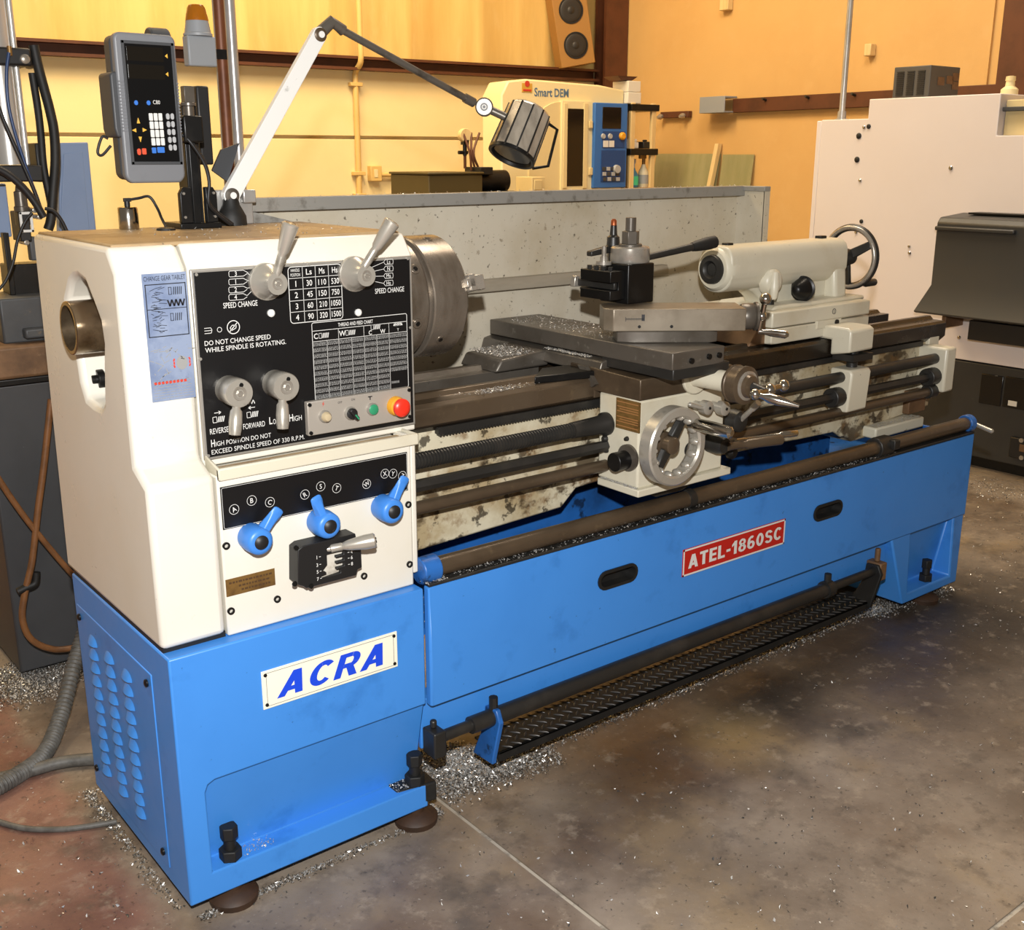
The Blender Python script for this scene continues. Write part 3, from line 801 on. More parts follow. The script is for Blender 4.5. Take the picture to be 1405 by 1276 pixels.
def screw_icon(cx, cy, w=.028, m=5):
    c_ = XZ(cx, cy); x = c_[0]-w/2; z = c_[1]
    poly([(x, z-.0055), (x+.008, z-.0055), (x+.008, z+.0055), (x, z+.0055)], .001, True)
    for i in range(m):
        xx = x+.010+i*(w-.010)/m
        seg((xx, z-.0055), (xx+.003, z+.0055), .0018)
def arrow(cx, cy, d=1):
    c_ = XZ(cx, cy); seg((c_[0]-.007, c_[1]), (c_[0]+.007, c_[1]), .0012)
    for e in (.003, -.003): seg((c_[0]+d*.007, c_[1]), (c_[0]+d*.002, c_[1]+e), .0012)
screw_icon(422, 1002, .024, 4); arrow(416, 970)
obj('pictogram', pr, M['print'], sp_); pr = MB()
screw_icon(585, 978, .024, 4); arrow(580, 945, -1)
def zig(cx, cy, w=.016, h=.005, k=4, wd=.0014):
    c_ = XZ(cx, cy); poly([(c_[0]-w/2+w*i/(2*k), c_[1]+(h if i % 2 else -h)) for i in range(2*k+1)], wd)
zig(580, 918, .013, .004, 2)
# thread and feed chart
obj('pictogram', pr, M['print'], sp_); pr = MB()
a = XZ(872, 540); b = XZ(1332, 845); hx0, hx1 = XZ(878, 720)[0], XZ(1332, 700)[0]
hz1 = (XZ(872, 540)[1]+XZ(1328, 490)[1])/2; hz0 = (XZ(884, 912)[1]+XZ(1334, 845)[1])/2
rrect(hx0, hx1, hz0, hz1, .004, .0012)
ht = hz1-.0165
put_text(pr, 'THREAD AND FEED CHART', ((hx0+hx1)/2-.012, YT, hz1-.009), UX, UZ, width=.082, height=.0075, bold=.006, center=True)
seg((hx0, ht), (hx1, ht), .001)
colx = [hx0+(hx1-hx0)*f for f in (.145, .265, .40, .53, .665, .80)]
hb = ht-.0215
for i, x in enumerate(colx): seg((x, hz0), (x, ht if i in (1, 3, 5) else hb), .0008)
seg((hx0, hb), (hx1, hb), .0009)
edges = [hx0]+colx+[hx1]
put_text(pr, 'C', (hx0+.008, YT, (ht+hb)/2), UX, UZ, height=.011, bold=.012, center=True)
put_text(pr, 'W', (colx[1]+.009, YT, (ht+hb)/2), UX, UZ, height=.011, bold=.012, center=True)
put_text(pr, 'C', ((colx[3]+colx[4])/2, YT, hb+.006), UX, UZ, height=.009, bold=.012, center=True)
put_text(pr, 'W', ((colx[4]+colx[5])/2, YT, hb+.006), UX, UZ, height=.009, bold=.012, center=True)
put_text(pr, 'Y', ((colx[5]+hx1)/2, YT, hb+.006), UX, UZ, height=.006, center=True)
def zig2(x, z, w, h, k, wd=.0016): poly([(x-w/2+w*i/(2*k), z+(h if i % 2 else -h)) for i in range(2*k+1)], wd)
for xx, w in ((hx0+.026, .022), (colx[1]+.028, .022), ((colx[3]+colx[5])/2, .026)):
    zz = (ht+hb)/2+(.006 if w > .024 else 0)
    poly([(xx-w/2, zz-.005), (xx-w/2+.006, zz-.005), (xx-w/2+.006, zz+.005), (xx-w/2, zz+.005)], .0008, True)
    for i in range(5): seg((xx-w/2+.008+i*.003, zz-.005), (xx-w/2+.010+i*.003, zz+.005), .0015)
zig2((colx[5]+hx1)/2, ht-.004, .02, .003, 4, .003)
obj('feed_chart', pr, M['print'], sp_)
# fine unreadable rows of the chart
fine = MB(); rnd = random.Random(3)
rows = 10
for ci in range(7):
    xa_, xb_ = edges[ci]+.0015, edges[ci+1]-.0015
    for r in range(rows):
        zc = hb-(hb-hz0)*(r+.5)/rows
        if ci == 6 and r > 6: continue
        for k in range(3):
            z = zc+(.0026-.0026*k)
            x = xa_
            while x < xb_-.001:
                w = rnd.uniform(.001, .0042); w = min(w, xb_-x)
                fine._add([(x, YT, z-.0008), (x+w, YT, z-.0008), (x+w, YT, z+.0008), (x, YT, z+.0008)], [(0, 1, 2, 3)])
                x += w+rnd.uniform(.0006, .0016)
        if r: fine._add([(xa_, YT, zc+.0048), (xb_, YT, zc+.0048), (xb_, YT, zc+.0052), (xa_, YT, zc+.0052)], [(0, 1, 2, 3)])
zz = hz0+.014
for i in range(9):
    fine._add([(colx[5]+.003+i*.0022, YT, zz-.002), (colx[5]+.0042+i*.0022, YT, zz-.002), (colx[5]+.0042+i*.0022, YT, zz+.003), (colx[5]+.003+i*.0022, YT, zz+.003)], [(0, 1, 2, 3)])
obj('chart_figures', fine, M['greyprint'], sp_)
for (u, v) in ((672, 490), (1092, 487)):
    p = Q(u, v); obj('push_pin', MB().lathe((p.x, YB, p.z), (p.x, -9, p.z), [(0, .0075), (.004, .0075), (.006, .005)], 14), M['print'], sp_)
for (u, v) in ((314, 305), (858, 256), (1333, 228), (334, 712), (1345, 560), (372, 1178)):
    p = Q(u, v); obj('rivet', MB().lathe((p.x, YB+.001, p.z), (p.x, -9, p.z), [(0, .0035), (.002, .003)], 8), M['alu'], sp_)

# ---- shift levers on the panel
def shift_lever(face, base_r, face_r, h0, h1, r0, r1, hy0, hy1, flat=False):
    Yf = .028
    c = P(*face, Y=Yf)
    lv_ = obj('speed_lever' if not flat else 'feed_lever', MB().lathe((c.x, YB, c.z), (c.x, -9, c.z),
              [(0, base_r*1.08), (.008, base_r*1.08), (.010, base_r), (YB-Yf-.016, face_r*1.12), (YB-Yf-.010, face_r), (YB-Yf, face_r*.97)] if not flat else
              [(0, base_r), (.02, base_r), (.022, face_r*1.06), (YB-Yf-.003, face_r*1.06), (YB-Yf, face_r)], 28), M['handle'], LA)
    obj('centre_screw', MB().lathe((c.x, Yf+.001, c.z), (c.x, -9, c.z), [(0, face_r*.55), (.003, face_r*.5), (.0025, face_r*.32), (-.003, face_r*.3)], 16, True, True).cyl((c.x, Yf-.001, c.z), (c.x, Yf-.0035, c.z), face_r*.22, seg=6), M['steel'], lv_)
    a = P(*h0, Y=hy0); b = P(*h1, Y=hy1); L = (b-a).length
    if not flat: prof = [(-.02, r0*.95), (L*.30, r0), (L*.36, r0*.9), (L*.42, r0*1.25), (L*.97, r1), (L, r1*.8)]
    else: prof = [(-.016, r0*.7), (L*.12, r0*.7), (L*.2, r0), (L*.55, r0*1.12), (L*.8, r1*1.1), (L, r1*.95)]
    obj('handle', MB().lathe(a, b, prof, 18), M['handle'], lv_)
    obj('handle_end', MB().lathe(b, b+(b-a), [(-.001, r1*.62), (.0008, r1*.6), (-.004, r1*.5)], 14), M['brass'] if not flat else M['handle'], lv_)
    return lv_, c
shift_lever((381, 389.5), .033, .0215, (380.7, 372), (399, 306), .0085, .0165, .034, .012)
shift_lever((503, 378.5), .033, .0215, (501.7, 363), (538.7, 303.5), .0085, .0165, .034, .008)
for face, a, b in (((329, 540), (324.5, 556), (322, 597)), ((393.5, 531.4), (387.5, 547), (387.8, 588.5))):
    l_, c = shift_lever(face, .027, .0265, a, b, .0115, .0115, .036, .026, True)
    obj('index_hole', MB().cyl((c.x+.004, .0285, c.z+.016), (c.x+.004, .0265, c.z+.016), .0042, seg=12), M['blackmetal'], l_)

# ---- push button panel
tl, tr_, bl, br = [P(*c, Y=YB-.012) for c in ((420.6, 550.5), (563, 532), (422.5, 597.5), (567, 575))]
bx0, bx1, bz0, bz1 = tl.x, min(tr_.x, .616), (bl.z+br.z)/2, (tl.z+tr_.z)/2
bpn = obj('button_panel', MB().box(bx0, bx1, YB-.014, YB, bz0, bz1), M['panelgrey'], LA, .002)
YBP = YB-.014
def QB(u, v): return P(u, v, Y=YBP-.008)
def button(u, v, r, m, prof, seg=22):
    p = QB(u, v)
    rg = obj('button_ring', MB().lathe((p.x, YBP, p.z), (p.x, -9, p.z), [(0, r*1.22), (.004, r*1.22), (.007, r*1.05)], 24), M['alu'], bpn)
    obj('button_cap', MB().lathe((p.x, YBP-.006, p.z), (p.x, -9, p.z), prof, seg), m, rg)
    return p
button(447.6, 572, .0105, M['clear'], [(0, .0105), (.006, .0105), (.011, .007), (.012, .003)])
p = button(483, 567.6, .0115, M['blackplastic'], [(0, .0115), (.006, .0115), (.007, .009)])
mb = MB(Matrix.Translation((p.x, YBP-.014, p.z)) @ Matrix.Rotation(radians(-38), 4, 'Y'))
mb.box(-.004, .004, -.008, .004, -.014, .014)
sw = obj('switch_grip', mb, M['blackplastic'], bpn, .002)
mb = MB(Matrix.Translation((p.x, YBP-.0225, p.z)) @ Matrix.Rotation(radians(-38), 4, 'Y')); mb.box(-.0015, .0015, -.0005, .001, -.013, 0)
obj('switch_mark', mb, M['green'], sw)
button(513, 562, .011, M['green'], [(0, .011), (.003, .011), (.0042, .009)])
p = QB(545, 557.5)
es = obj('emergency_stop', MB().lathe((p.x, YBP, p.z), (p.x, -9, p.z), [(0, .021), (.008, .021), (.014, .0185), (.016, .014)], 28), M['yellow'], bpn)
obj('mushroom_button', MB().lathe((p.x, YBP-.015, p.z), (p.x, -9, p.z), [(0, .011), (.006, .011), (.008, .0195), (.014, .0195), (.018, .016), (.020, .008)], 28), M['red'], es)
mb = MB()
put_text(mb, 'OFF', (QB(469, 553).x, YBP-.0006, QB(469, 553).z), UX, UZ, height=.0045, center=True)
put_text(mb, 'ON', (QB(487, 549).x, YBP-.0006, QB(487, 549).z), UX, UZ, height=.0045, center=True)
c_ = QB(510.5, 547); mb.box(c_.x-.005, c_.x+.005, YBP-.0006, YBP, c_.z+.002, c_.z+.004).box(c_.x-.001, c_.x+.001, YBP-.0006, YBP, c_.z-.004, c_.z+.004)
obj('button_marks', mb, M['blackprint'], bpn)
c_ = QB(446, 555)
obj('power_mark', MB()._add([(c_.x+.002, YBP-.0006, c_.z+.006), (c_.x-.003, YBP-.0006, c_.z-.001), (c_.x, YBP-.0006, c_.z), (c_.x-.002, YBP-.0006, c_.z-.006), (c_.x+.003, YBP-.0006, c_.z+.001), (c_.x, YBP-.0006, c_.z)], [(0, 1, 2), (2, 1, 5), (3, 4, 5)]), M['redprint'], bpn)
for x in (bx0+.005, bx1-.005):
    for z in (bz0+.006, bz1-.006): obj('screw', MB().lathe((x, YBP, z), (x, -9, z), [(0, .0042), (.003, .0038)], 10), M['blackmetal'], bpn)

# ---- change gear chart stuck on the end cover
tl, tr_, bl, br = [P(*c, Y=YU) for c in ((194.2, 375.5), (257.5, 373), (208.5, 553), (272.5, 543.5))]
gx0, gx1, gz0, gz1 = (tl.x+bl.x)/2, min((tr_.x+br.x)/2, .129), (bl.z+br.z)/2, (tl.z+tr_.z)/2
lab = obj('change_gear_label', MB().box(gx0, gx1, YU-.0012, YU+.001, gz0, gz1), M['label'], LA)
yy = YU-.0012
mb = MB(); put_text(mb, 'CHANGE GEAR TABLET', ((gx0+gx1)/2, yy-.0005, gz1-.009), UX, UZ, width=(gx1-gx0)*.93, height=.0085, center=True)
W = gx1-gx0; Hh = gz1-gz0
fz1 = gz1-.019; fz0 = gz1-Hh*.49; fm = gz1-Hh*.275
mb.rect_ring(gx0+.004, gx1-.003, yy, fz0, fz1, .0016)
mb.box(gx0+.004, gx1-.003, yy-.0005, yy, fm-.0006, fm+.0006)
YT_, YT = YT, yy-.0005
def ico(x, z, k=5, w=.026):
    mb.rect_ring(x-w/2, x-w/2+.006, yy, z-.007, z+.007, .001)
    for i in range(k): seg((x-w/2+.009+i*.0036, z-.007), (x-w/2+.0105+i*.0036, z+.007), .0016, mb)
ico(gx0+W*.72, fz1-.014); ico(gx0+W*.72, fm-.016, 4)
x = gx0+W*.72; z = fz1-.036
for i in range(8): seg((x-.016+i*.004, z+(-.006 if i % 2 else .006)), (x-.012+i*.004, z+(.006 if i % 2 else -.006)), .003, mb)
rnd = random.Random(5)
for i in range(40):
    z = fz1-.008-(fz1-fz0-.014)*i/40; x = gx0+W*(.14+.2*rnd.random())
    seg((x, z), (x+rnd.uniform(.004, .016), z+rnd.uniform(-.004, .004)), .0009, mb)
obj('label_print', mb, M['blackprint'], lab)
mb = MB(); fz = fz0-.006
for i in range(26):
    x = gx0+W*(.1+.8*rnd.random()); z = gz0+Hh*(.17+.27*rnd.random())
    seg((x, z), (x+rnd.uniform(-.02, .02), z+rnd.uniform(-.012, .012)), .0012, mb)
x, z = gx0+W*.74, gz0+Hh*.29
pts = [(x+.011*cos(2*pi*i/12), YT, z+.013*sin(2*pi*i/12)) for i in range(12)]; mb._add(pts, [tuple(range(12))])
for i in range(7):
    zz_ = gz0+.006+i*.0052
    xx = gx0+.004
    while xx < gx1-.008:
        w = rnd.uniform(.003, .012); w = min(w, gx1-.004-xx); seg((xx, zz_), (xx+w, zz_), .0011, mb); xx += w+.0018
obj('warning_print', mb, M['greyprint'], lab)
mb = MB()
for i in range(9): x_ = gx0+.006+i*W*.085; seg((x_, gz0+Hh*.145), (x_+W*.06, gz0+Hh*.15), .005, mb)
for sgn in (-1, 1):
    for i in range(3): seg((x+sgn*(.014+.001*i), z-.008+.006*i), (x+sgn*(.016-.001*i), z-.003+.006*i), .003, mb)
obj('red_marks', mb, M['redprint'], lab)
YT = YT_

# ---- gearbox letter plate, blue selector knobs, shift gate
def G(cx, cy, Y): return P(270+cx/4.014, 590+cy/4.014, Y=Y)
c4 = [G(*c, YL) for c in ((127, 312), (1162, 122), (142, 548), (1155, 335))]
x0, x1, z0, z1 = (c4[0].x+c4[2].x)/2, (c4[1].x+c4[3].x)/2, (c4[2].z+c4[3].z)/2, (c4[0].z+c4[1].z)/2
sel = obj('selector_plate', MB().box(x0, x1, YL-.002, YL+.001, z0, z1), M['black'], LA, .0005)
pr2 = MB(); YT = YL-.0026
pr = pr2
rrect(x0+.002, x1-.002, z0+.002, z1-.002, .003, .0007)
obj('plate_border', pr, M['print'], sel)
pr = MB()
for tx, cx, cy, rot in (('A', 205, 437, 22), ('B', 302, 388, 0), ('C', 402, 397, -22), ('R', 595, 355, 25), ('S', 682, 310, 0), ('T', 770, 320, -25), ('W', 935, 297, 28), ('X', 1035, 240, 4), ('Y', 1080, 240, -14), ('Z', 1131, 252, -30)):
    p = G(cx, cy, YL-.002); a = radians(rot)
    put_text(pr, tx, (p.x, YT, p.z), (cos(a), 0, sin(a)), (-sin(a), 0, cos(a)), height=.0098, bold=.006, center=True)
    ring((p.x, p.z), .0098, .0009)
    obj('position_letter', pr, M['print'], sel); pr = MB()
for face, tip in (((356, 620), (458, 432)), ((735, 532), (652, 366)), ((1087, 451), (1152, 256))):
    Yf = -.022; c = G(*face, Yf); t_ = G(*tip, -.008)
    kn = obj('selector_knob', MB().lathe((c.x, YL-.001, c.z), (c.x, -9, c.z), [(0, .027), (.02, .0285), (.044, .0265), (.048, .0235), (.050, .018)], 28), M['blueknob'], LA)
    d = V((t_.x-c.x, 0, t_.z-c.z)); L = d.length; d.normalize(); nr = V((-d.z, 0, d.x))
    mb = MB(); secs = []
    for t, w, ya_, yb_ in ((.010, .017, .022, -.016), (.024, .0125, .017, -.014), (.040, .0125, .010, -.012), (L*.8, .014, -.002, -.010), (L*.95, .013, -.004, -.010), (L, .009, -.005, -.009)):
        o_ = V((c.x, 0, c.z))+d*t
        secs.append([o_+nr*w+V((0, (ya_+yb_)/2, 0)), o_+nr*w*.55+V((0, ya_, 0)), o_-nr*w*.55+V((0, ya_, 0)), o_-nr*w+V((0, (ya_+yb_)/2, 0)), o_-nr*w*.55+V((0, yb_, 0)), o_+nr*w*.55+V((0, yb_, 0))])
    vs = [v for s_ in secs for v in s_]; fs = [tuple(range(6)), tuple(range(len(vs)-6, len(vs)))[::-1]]
    for i in range(len(secs)-1):
        for k in range(6): fs.append((i*6+k, i*6+(k+1) % 6, i*6+6+(k+1) % 6, i*6+6+k))
    mb._add(vs, fs)
    obj('pointer_arm', mb, M['blueknob'], kn, .002)
    obj('knob_cap', MB().lathe((c.x, Yf+.002, c.z), (c.x, -9, c.z), [(0, .0145), (.004, .0145), (.008, .010), (.0095, .004)], 20), M['blackplastic'], kn)
# shift gate
Yg = -.012
c4 = [G(*c, Yg) for c in ((592, 640), (888, 575), (600, 872), (921, 780))]
x0, x1, z0, z1 = c4[0].x-.018, (c4[1].x+c4[3].x)/2+.001, (c4[2].z+c4[3].z)/2-.002, (c4[0].z+c4[1].z)/2+.002
gate = MB().prism([(x0, z0+.012), (x0+.004, z1-.006), (x0+.016, z1), (x1-.012, z1), (x1-.010, z1-.014), (x1, z1-.018), (x1, z0+.014), (x1-.010, z0+.012), (x1-.014, z0), (x0+.018, z0), (x0+.012, z0+.006)], 'y', Yg, YL)
win = [(.46, .66), (.72, .66), (.72, .58), (.60, .58), (.60, .52), (.72, .52), (.72, .44), (.60, .44), (.60, .38), (.72, .38), (.72, .30), (.60, .30), (.60, .24), (.66, .24), (.66, .16), (.36, .12), (.36, .18), (.44, .2), (.44, .26), (.38, .3), (.42, .36), (.46, .42)]
wx_, wz_ = x1-x0, z1-z0
gate = cut(gate, [MB().prism([(x0+a*wx_, z0+b*wz_) for a, b in win], 'y', Yg-.02, YL-.004)])
gt = obj('shift_gate', gate, M['blackplastic'], LA, .0015)
M['gatewhite'] = mat('gate_inside', 'C9C4B8', .5, 0, [(25, '6A5A44', .5, .7, .8)])
obj('gate_insert', MB().prism([(x0+a*wx_, z0+b*wz_) for a, b in win], 'y', Yg+.008, YL-.002), M['gatewhite'], gt)
mb = MB()
for tx, f, g_ in (('1', .30, .66), ('3', .30, .48), ('5', .30, .32), ('7', .30, .15), ('2', .84, .74), ('4', .84, .60), ('6', .84, .46), ('8', .84, .31)):
    put_text(mb, tx, (x0+f*wx_, Yg-.0006, z0+g_*wz_), UX, UZ, height=.0075, bold=.01, center=True)
    mb.box(x0+(f+(.035 if f < .5 else -.06))*wx_, x0+(f+(.06 if f < .5 else -.035))*wx_, Yg-.0006, Yg, z0+g_*wz_-.0005, z0+g_*wz_+.0005)
obj('gate_numbers', mb, M['print'], gt)
a = G(700, 660, -.004); b = G(985, 606, -.052); L = (b-a).length
obj('gate_lever', MB().lathe(a, b, [(-.02, .006), (L*.12, .006), (L*.14, .0085), (L*.34, .0085), (L*.36, .0075), (L*.46, .011), (L*.8, .0155), (L*.97, .0155), (L, .012)], 18), M['handle'], gt)
obj('lever_end', MB().cyl(b, b+(b-a).normalized()*.002, .006, seg=10), M['blackmetal'], gt)
for (u, v) in ((548, 650), (540, 848), (630, 860)):
    p = G(u, v, Yg); obj('screw', MB().lathe((p.x, Yg+.001, p.z), (p.x, -9, p.z), [(0, .006), (.003, .005)], 10), M['blackmetal'], gt)
c4 = [G(*c, YL) for c in ((158, 822), (428, 764), (163, 914), (431, 857))]
br_ = obj('brass_notice', MB().box((c4[0].x+c4[2].x)/2, (c4[1].x+c4[3].x)/2, YL-.0015, YL+.001, (c4[2].z+c4[3].z)/2, (c4[0].z+c4[1].z)/2), M['brass'], LA)
x0, x1, z0, z1 = (c4[0].x+c4[2].x)/2, (c4[1].x+c4[3].x)/2, (c4[2].z+c4[3].z)/2, (c4[0].z+c4[1].z)/2
mb = MB(); pr = mb; YT = YL-.0021; rnd = random.Random(9)
for zf, a_, b_ in ((.76, .06, .94), (.5, .25, .85), (.25, .3, .9)):
    x = x0+(x1-x0)*a_
    while x < x0+(x1-x0)*b_:
        w = rnd.uniform(.003, .008); seg((x, z0+(z1-z0)*zf), (x+w, z0+(z1-z0)*zf), .004); x += w+.002
obj('engraved_lines', mb, mat('engraved_brown', '4A3218', .6), br_)
for (u, v) in ((310, 748.7), (316.6, 838), (380, 821.7), (499, 790), (559.7, 692), (561.5, 773.9)):
    p = P(u, v, Y=YL)
    s_ = obj('cover_screw', MB().lathe((p.x, YL+.001, p.z), (p.x, -9, p.z), [(0, .0075), (.0045, .0075), (.0045, .004), (.001, .004)], 14), M['blackmetal'], LA)

# ---- spindle nose and chuck
XF, RC = .828, .142
ck = obj('chuck', MB().lathe((.578, YS, ZS), (9, YS, ZS), [(.044, .12), (.052, .12), (.052, RC-.003), (.138, RC-.003), (.142, RC-.006), (.143, RC-.013), (.152, RC-.013), (.153, RC-.003), (.156, RC), (XF-.578-.008, RC), (XF-.578, RC-.007)], 72), M['chuck'], LA, 0, 2, 22)
for (u, v, x) in ((586.6, 328, .72), (568.8, 370, .64), (572.8, 444, .64), (604, 465.7, .72)):
    # screw seats on the chuck rim, found where the line of sight meets the drum
    w = ray(u, v); best = None
    for i in range(400):
        t = 2.0+i*.004; q = CAM+w*t
        if hypot(q.y-YS, q.z-ZS) < RC: best = q; break
    if best is None: continue
    nr = V((0, best.y-YS, best.z-ZS)).normalized()
    s_ = obj('socket_seat', MB().cyl(V((best.x, YS, ZS))+nr*(RC-.008), V((best.x, YS, ZS))+nr*(RC+.0015), .0115, seg=20), M['chuck'], ck, .001)
    obj('socket', MB().cyl(V((best.x, YS, ZS))+nr*(RC-.002), V((best.x, YS, ZS))+nr*(RC+.0025), .006, seg=6), M['blackmetal'], s_)
pj = P(640, 391, X=XF+.012); aj = atan2(pj.z-ZS, pj.y-YS)
for k in range(3):
    a = aj+2*pi*k/3
    Mx = Matrix.Translation((XF, YS, ZS)) @ Matrix.Rotation(a, 4, 'X')
    rj = RC+.008
    mb = MB(Mx).box(-.004, .014, rj-.10, rj+.004, -.019, .019).box(.012, .03, rj-.10, rj-.012, -.012, .012).box(.012, .042, rj-.022, rj-.002, -.017, .017).box(-.012, .012, rj-.012, rj+.004, -.011, .011)
    obj('jaw', mb, M['steel'], ck, .002)

# ---- bed, ways, rack, screws and rods
YBED = .14
bedp = [(.585, .612), (.585, .90), (2.80, .90), (2.80, .66), (2.52, .64), (2.52, .604), (2.36, .600), (2.33, .625), (2.30, .625), (2.26, .648), (1.23, .672), (1.16, .668), (1.11, .625), (.60, .605)]
bed = MB().prism(bedp, 'y', YBED+.014, .475)
obj('bed', bed, M['dirtywhite'], LA, .005)
wy = YBED
obj('front_way', MB().prism([(wy, .905), (wy, .948), (wy+.010, .956), (wy+.05, .956), (wy+.062, .968), (wy+.078, .968), (wy+.095, .952), (wy+.11, .90), (wy+.06, .885), (wy+.02, .885)], 'x', .59, 2.835), M['way'], LA, .002)
obj('rear_way', MB().prism([(.365, .90), (.365, .956), (.40, .956), (.412, .966), (.43, .966), (.44, .956), (.478, .956), (.478, .885)], 'x', .59, 2.835), M['way'], LA, .002)
obj('bed_floor', MB().box(.60, 2.80, .25, .365, .86, .90), M['way'], LA)
# brighter gap bridge near the chuck
obj('gap_bridge', MB().prism([(wy-.001, .908), (wy-.001, .949), (wy+.010, .958), (wy+.05, .958), (wy+.062, .970), (wy+.078, .970), (wy+.095, .954), (wy+.11, .90)], 'x', .592, 1.205), M['brownsteel'], LA, .002)
obj('gap_bridge', MB().prism([(.363, .90), (.363, .958), (.40, .958), (.412, .968), (.43, .968), (.44, .958), (.48, .958), (.48, .885)], 'x', .592, 1.205), M['greysteel'], LA, .002)
zr = .884
mb = MB().box(.72, 2.70, YBED-.002, YBED+.016, zr, zr+.016)
x = .724
while x < 1.25:
    mb._add([(x, YBED-.002, zr), (x+.006, YBED-.002, zr), (x+.0045, YBED-.002, zr-.006), (x+.0015, YBED-.002, zr-.006), (x, YBED+.016, zr), (x+.006, YBED+.016, zr), (x+.0045, YBED+.016, zr-.006), (x+.0015, YBED+.016, zr-.006)],
            [(0, 1, 2, 3), (4, 7, 6, 5), (0, 3, 7, 4), (1, 5, 6, 2), (2, 6, 7, 3)]); x += .0088
obj('gear_rack', mb, M['darksteel'], LA)
YR = .09
R0 = .019
# lead screw with a visible thread
mb = MB(); seg_ = 14; pitch_ = .0085
prof = []; x = .585
while x < 1.25:
    prof += [(x-.585, R0), (x-.585+.0035, R0), (x-.585+.0047, R0-.0032), (x-.585+.0073, R0-.0032)]; x += pitch_
prof += [(2.70-.585, R0-.0015)]
zl = .847
mb.lathe((.585, YR, zl), (9, YR, zl), prof, seg_)
obj('lead_screw', mb, M['darksteel'], LA)
obj('feed_rod', MB().cyl((.585, YR, .790), (2.74, YR, .787), .0145, seg=6), M['darksteel'], LA)
obj('control_rod', MB().cyl((.585, YR, .738), (2.74, YR, .736), .0155, seg=18), M['brownsteel'], LA)
# splash rods' bracket at the tail end
eb = obj('end_bracket', MB().box(2.705, 2.765, YR-.04, YBED+.02, .735, .885), M['tailwhite'], LA, .008)
obj('end_boss', MB().cyl((2.66, YR, .787), (2.71, YR, .787), .03).cyl((2.67, YR, .737), (2.71, YR, .737), .024), M['darksteel'], LA, .003)
obj('rear_foot', MB().box(2.42, 2.70, YBED-.035, YBED+.06, .608, .645), M['tailwhite'], LA, .006)
obj('rod_support', MB().box(2.64, 2.74, YBED-.01, YBED+.02, .655, .735), M['rustiron'], LA, .004)
obj('end_latch', MB().box(2.74, 2.80, YBED+.0, YBED+.018, .865, .91), M['tailwhite'], LA, .003)
# micrometer carriage stop
cs = obj('carriage_stop', MB().prism([(YBED-.075, .925), (YBED-.075, .99), (YBED-.06, .998), (YBED+.06, 1.0), (YBED+.085, .975), (YBED+.085, .957), (YBED-.004, .957), (YBED-.004, .91)], 'x', 2.18, 2.30), M['tailwhite'], LA, .006)
obj('stop_stem', MB().cyl((2.24, YBED-.045, .85), (2.24, YBED-.045, .93), .017).box(2.195, 2.295, YBED-.08, YBED-.004, .895, .915), M['darksteel'], LA)
obj('rod_hanger', MB().prism([(YBED-.082, .74), (YBED-.09, .86), (YBED-.082, .872), (YBED-.01, .872), (YBED-.01, .735)], 'x', 2.18, 2.28), M['tailwhite'], LA, .006)
obj('hanger_boss', MB().cyl((2.135, YR, .787), (2.18, YR, .787), .03), M['darksteel'], LA, .003)

# ---- long start bar in front of the tray
yst, zst = .030, .614
obj('start_bar', MB().cyl((.60, yst, zst), (2.87, yst, zst), .0225, seg=24), M['brownsteel'], LA)
obj('bar_collar', MB().cyl((.585, yst, zst), (.632, yst, zst), .031, seg=24), M['bluedirty'], LA, .003)
obj('bar_collar', MB().cyl((2.83, yst, zst), (2.86, yst, zst), .03, seg=24), M['bluedirty'], LA, .003)
obj('bar_clip', MB().pipe((1.44, yst, zst), (1.462, yst, zst), .027, .0226, 20).box(1.444, 1.458, yst-.005, yst+.03, zst-.05, zst-.02), M['darksteel'], LA)
obj('bar_clamp', MB().cyl((2.30, yst, zst), (2.37, yst, zst), .034, seg=10).box(2.345, 2.375, yst-.045, yst-.02, zst-.005, zst+.025), M['darksteel'], LA, .003)
a = P(1337, 577, X=2.88); b = P(1363, 588, X=2.88)
obj('start_handle', MB().lathe((2.875, yst, zst-.002), (2.875, yst-.13, zst-.03), [(0, .006), (.012, .0055), (.02, .0075), (.078, .008), (.083, .004)], 14), M['handle'], LA)

# ---- splash guard behind the bed
YG = .62
xg1 = P(1011, 300, Y=YG).x; zg1 = 1.392
mb = MB().box(.47, xg1, YG, YG+.004, .62, zg1).box(xg1-.004, xg1, .505, YG+.004, .62, zg1).box(xg1-.004, xg1+.02, .502, .508, .62, zg1)
obj('splash_guard', mb, M['splash'], LA)
obj('guard_lip', MB().box(.46, xg1, YG-.03, YG+.006, zg1-.006, zg1+.012).box(.46, xg1, YG-.032, YG-.028, zg1-.02, zg1+.012).box(xg1-.012, xg1+.02, .50, YG+.006, zg1-.004, zg1+.012), M['splashlip'], LA, .002)
obj('guard_end_bracket', MB()._add([(.40, YG-.02, 1.345), (.62, YG-.02, 1.345), (.40, YG-.02, 1.40), (.40, YG, 1.345), (.62, YG, 1.345), (.40, YG, 1.40)], [(0, 1, 2), (3, 5, 4), (0, 3, 4, 1), (1, 4, 5, 2), (2, 5, 3, 0)]), M['splashlip'], LA)
zrail = P(720, 385, Y=YG-.02).z
obj('guard_rail', MB().prism([(YG, zrail-.022), (YG-.03, zrail-.022), (YG-.03, zrail-.002), (YG-.022, zrail+.012), (YG, zrail+.012)], 'x', .60, xg1-.35), M['rail'], LA, .002)

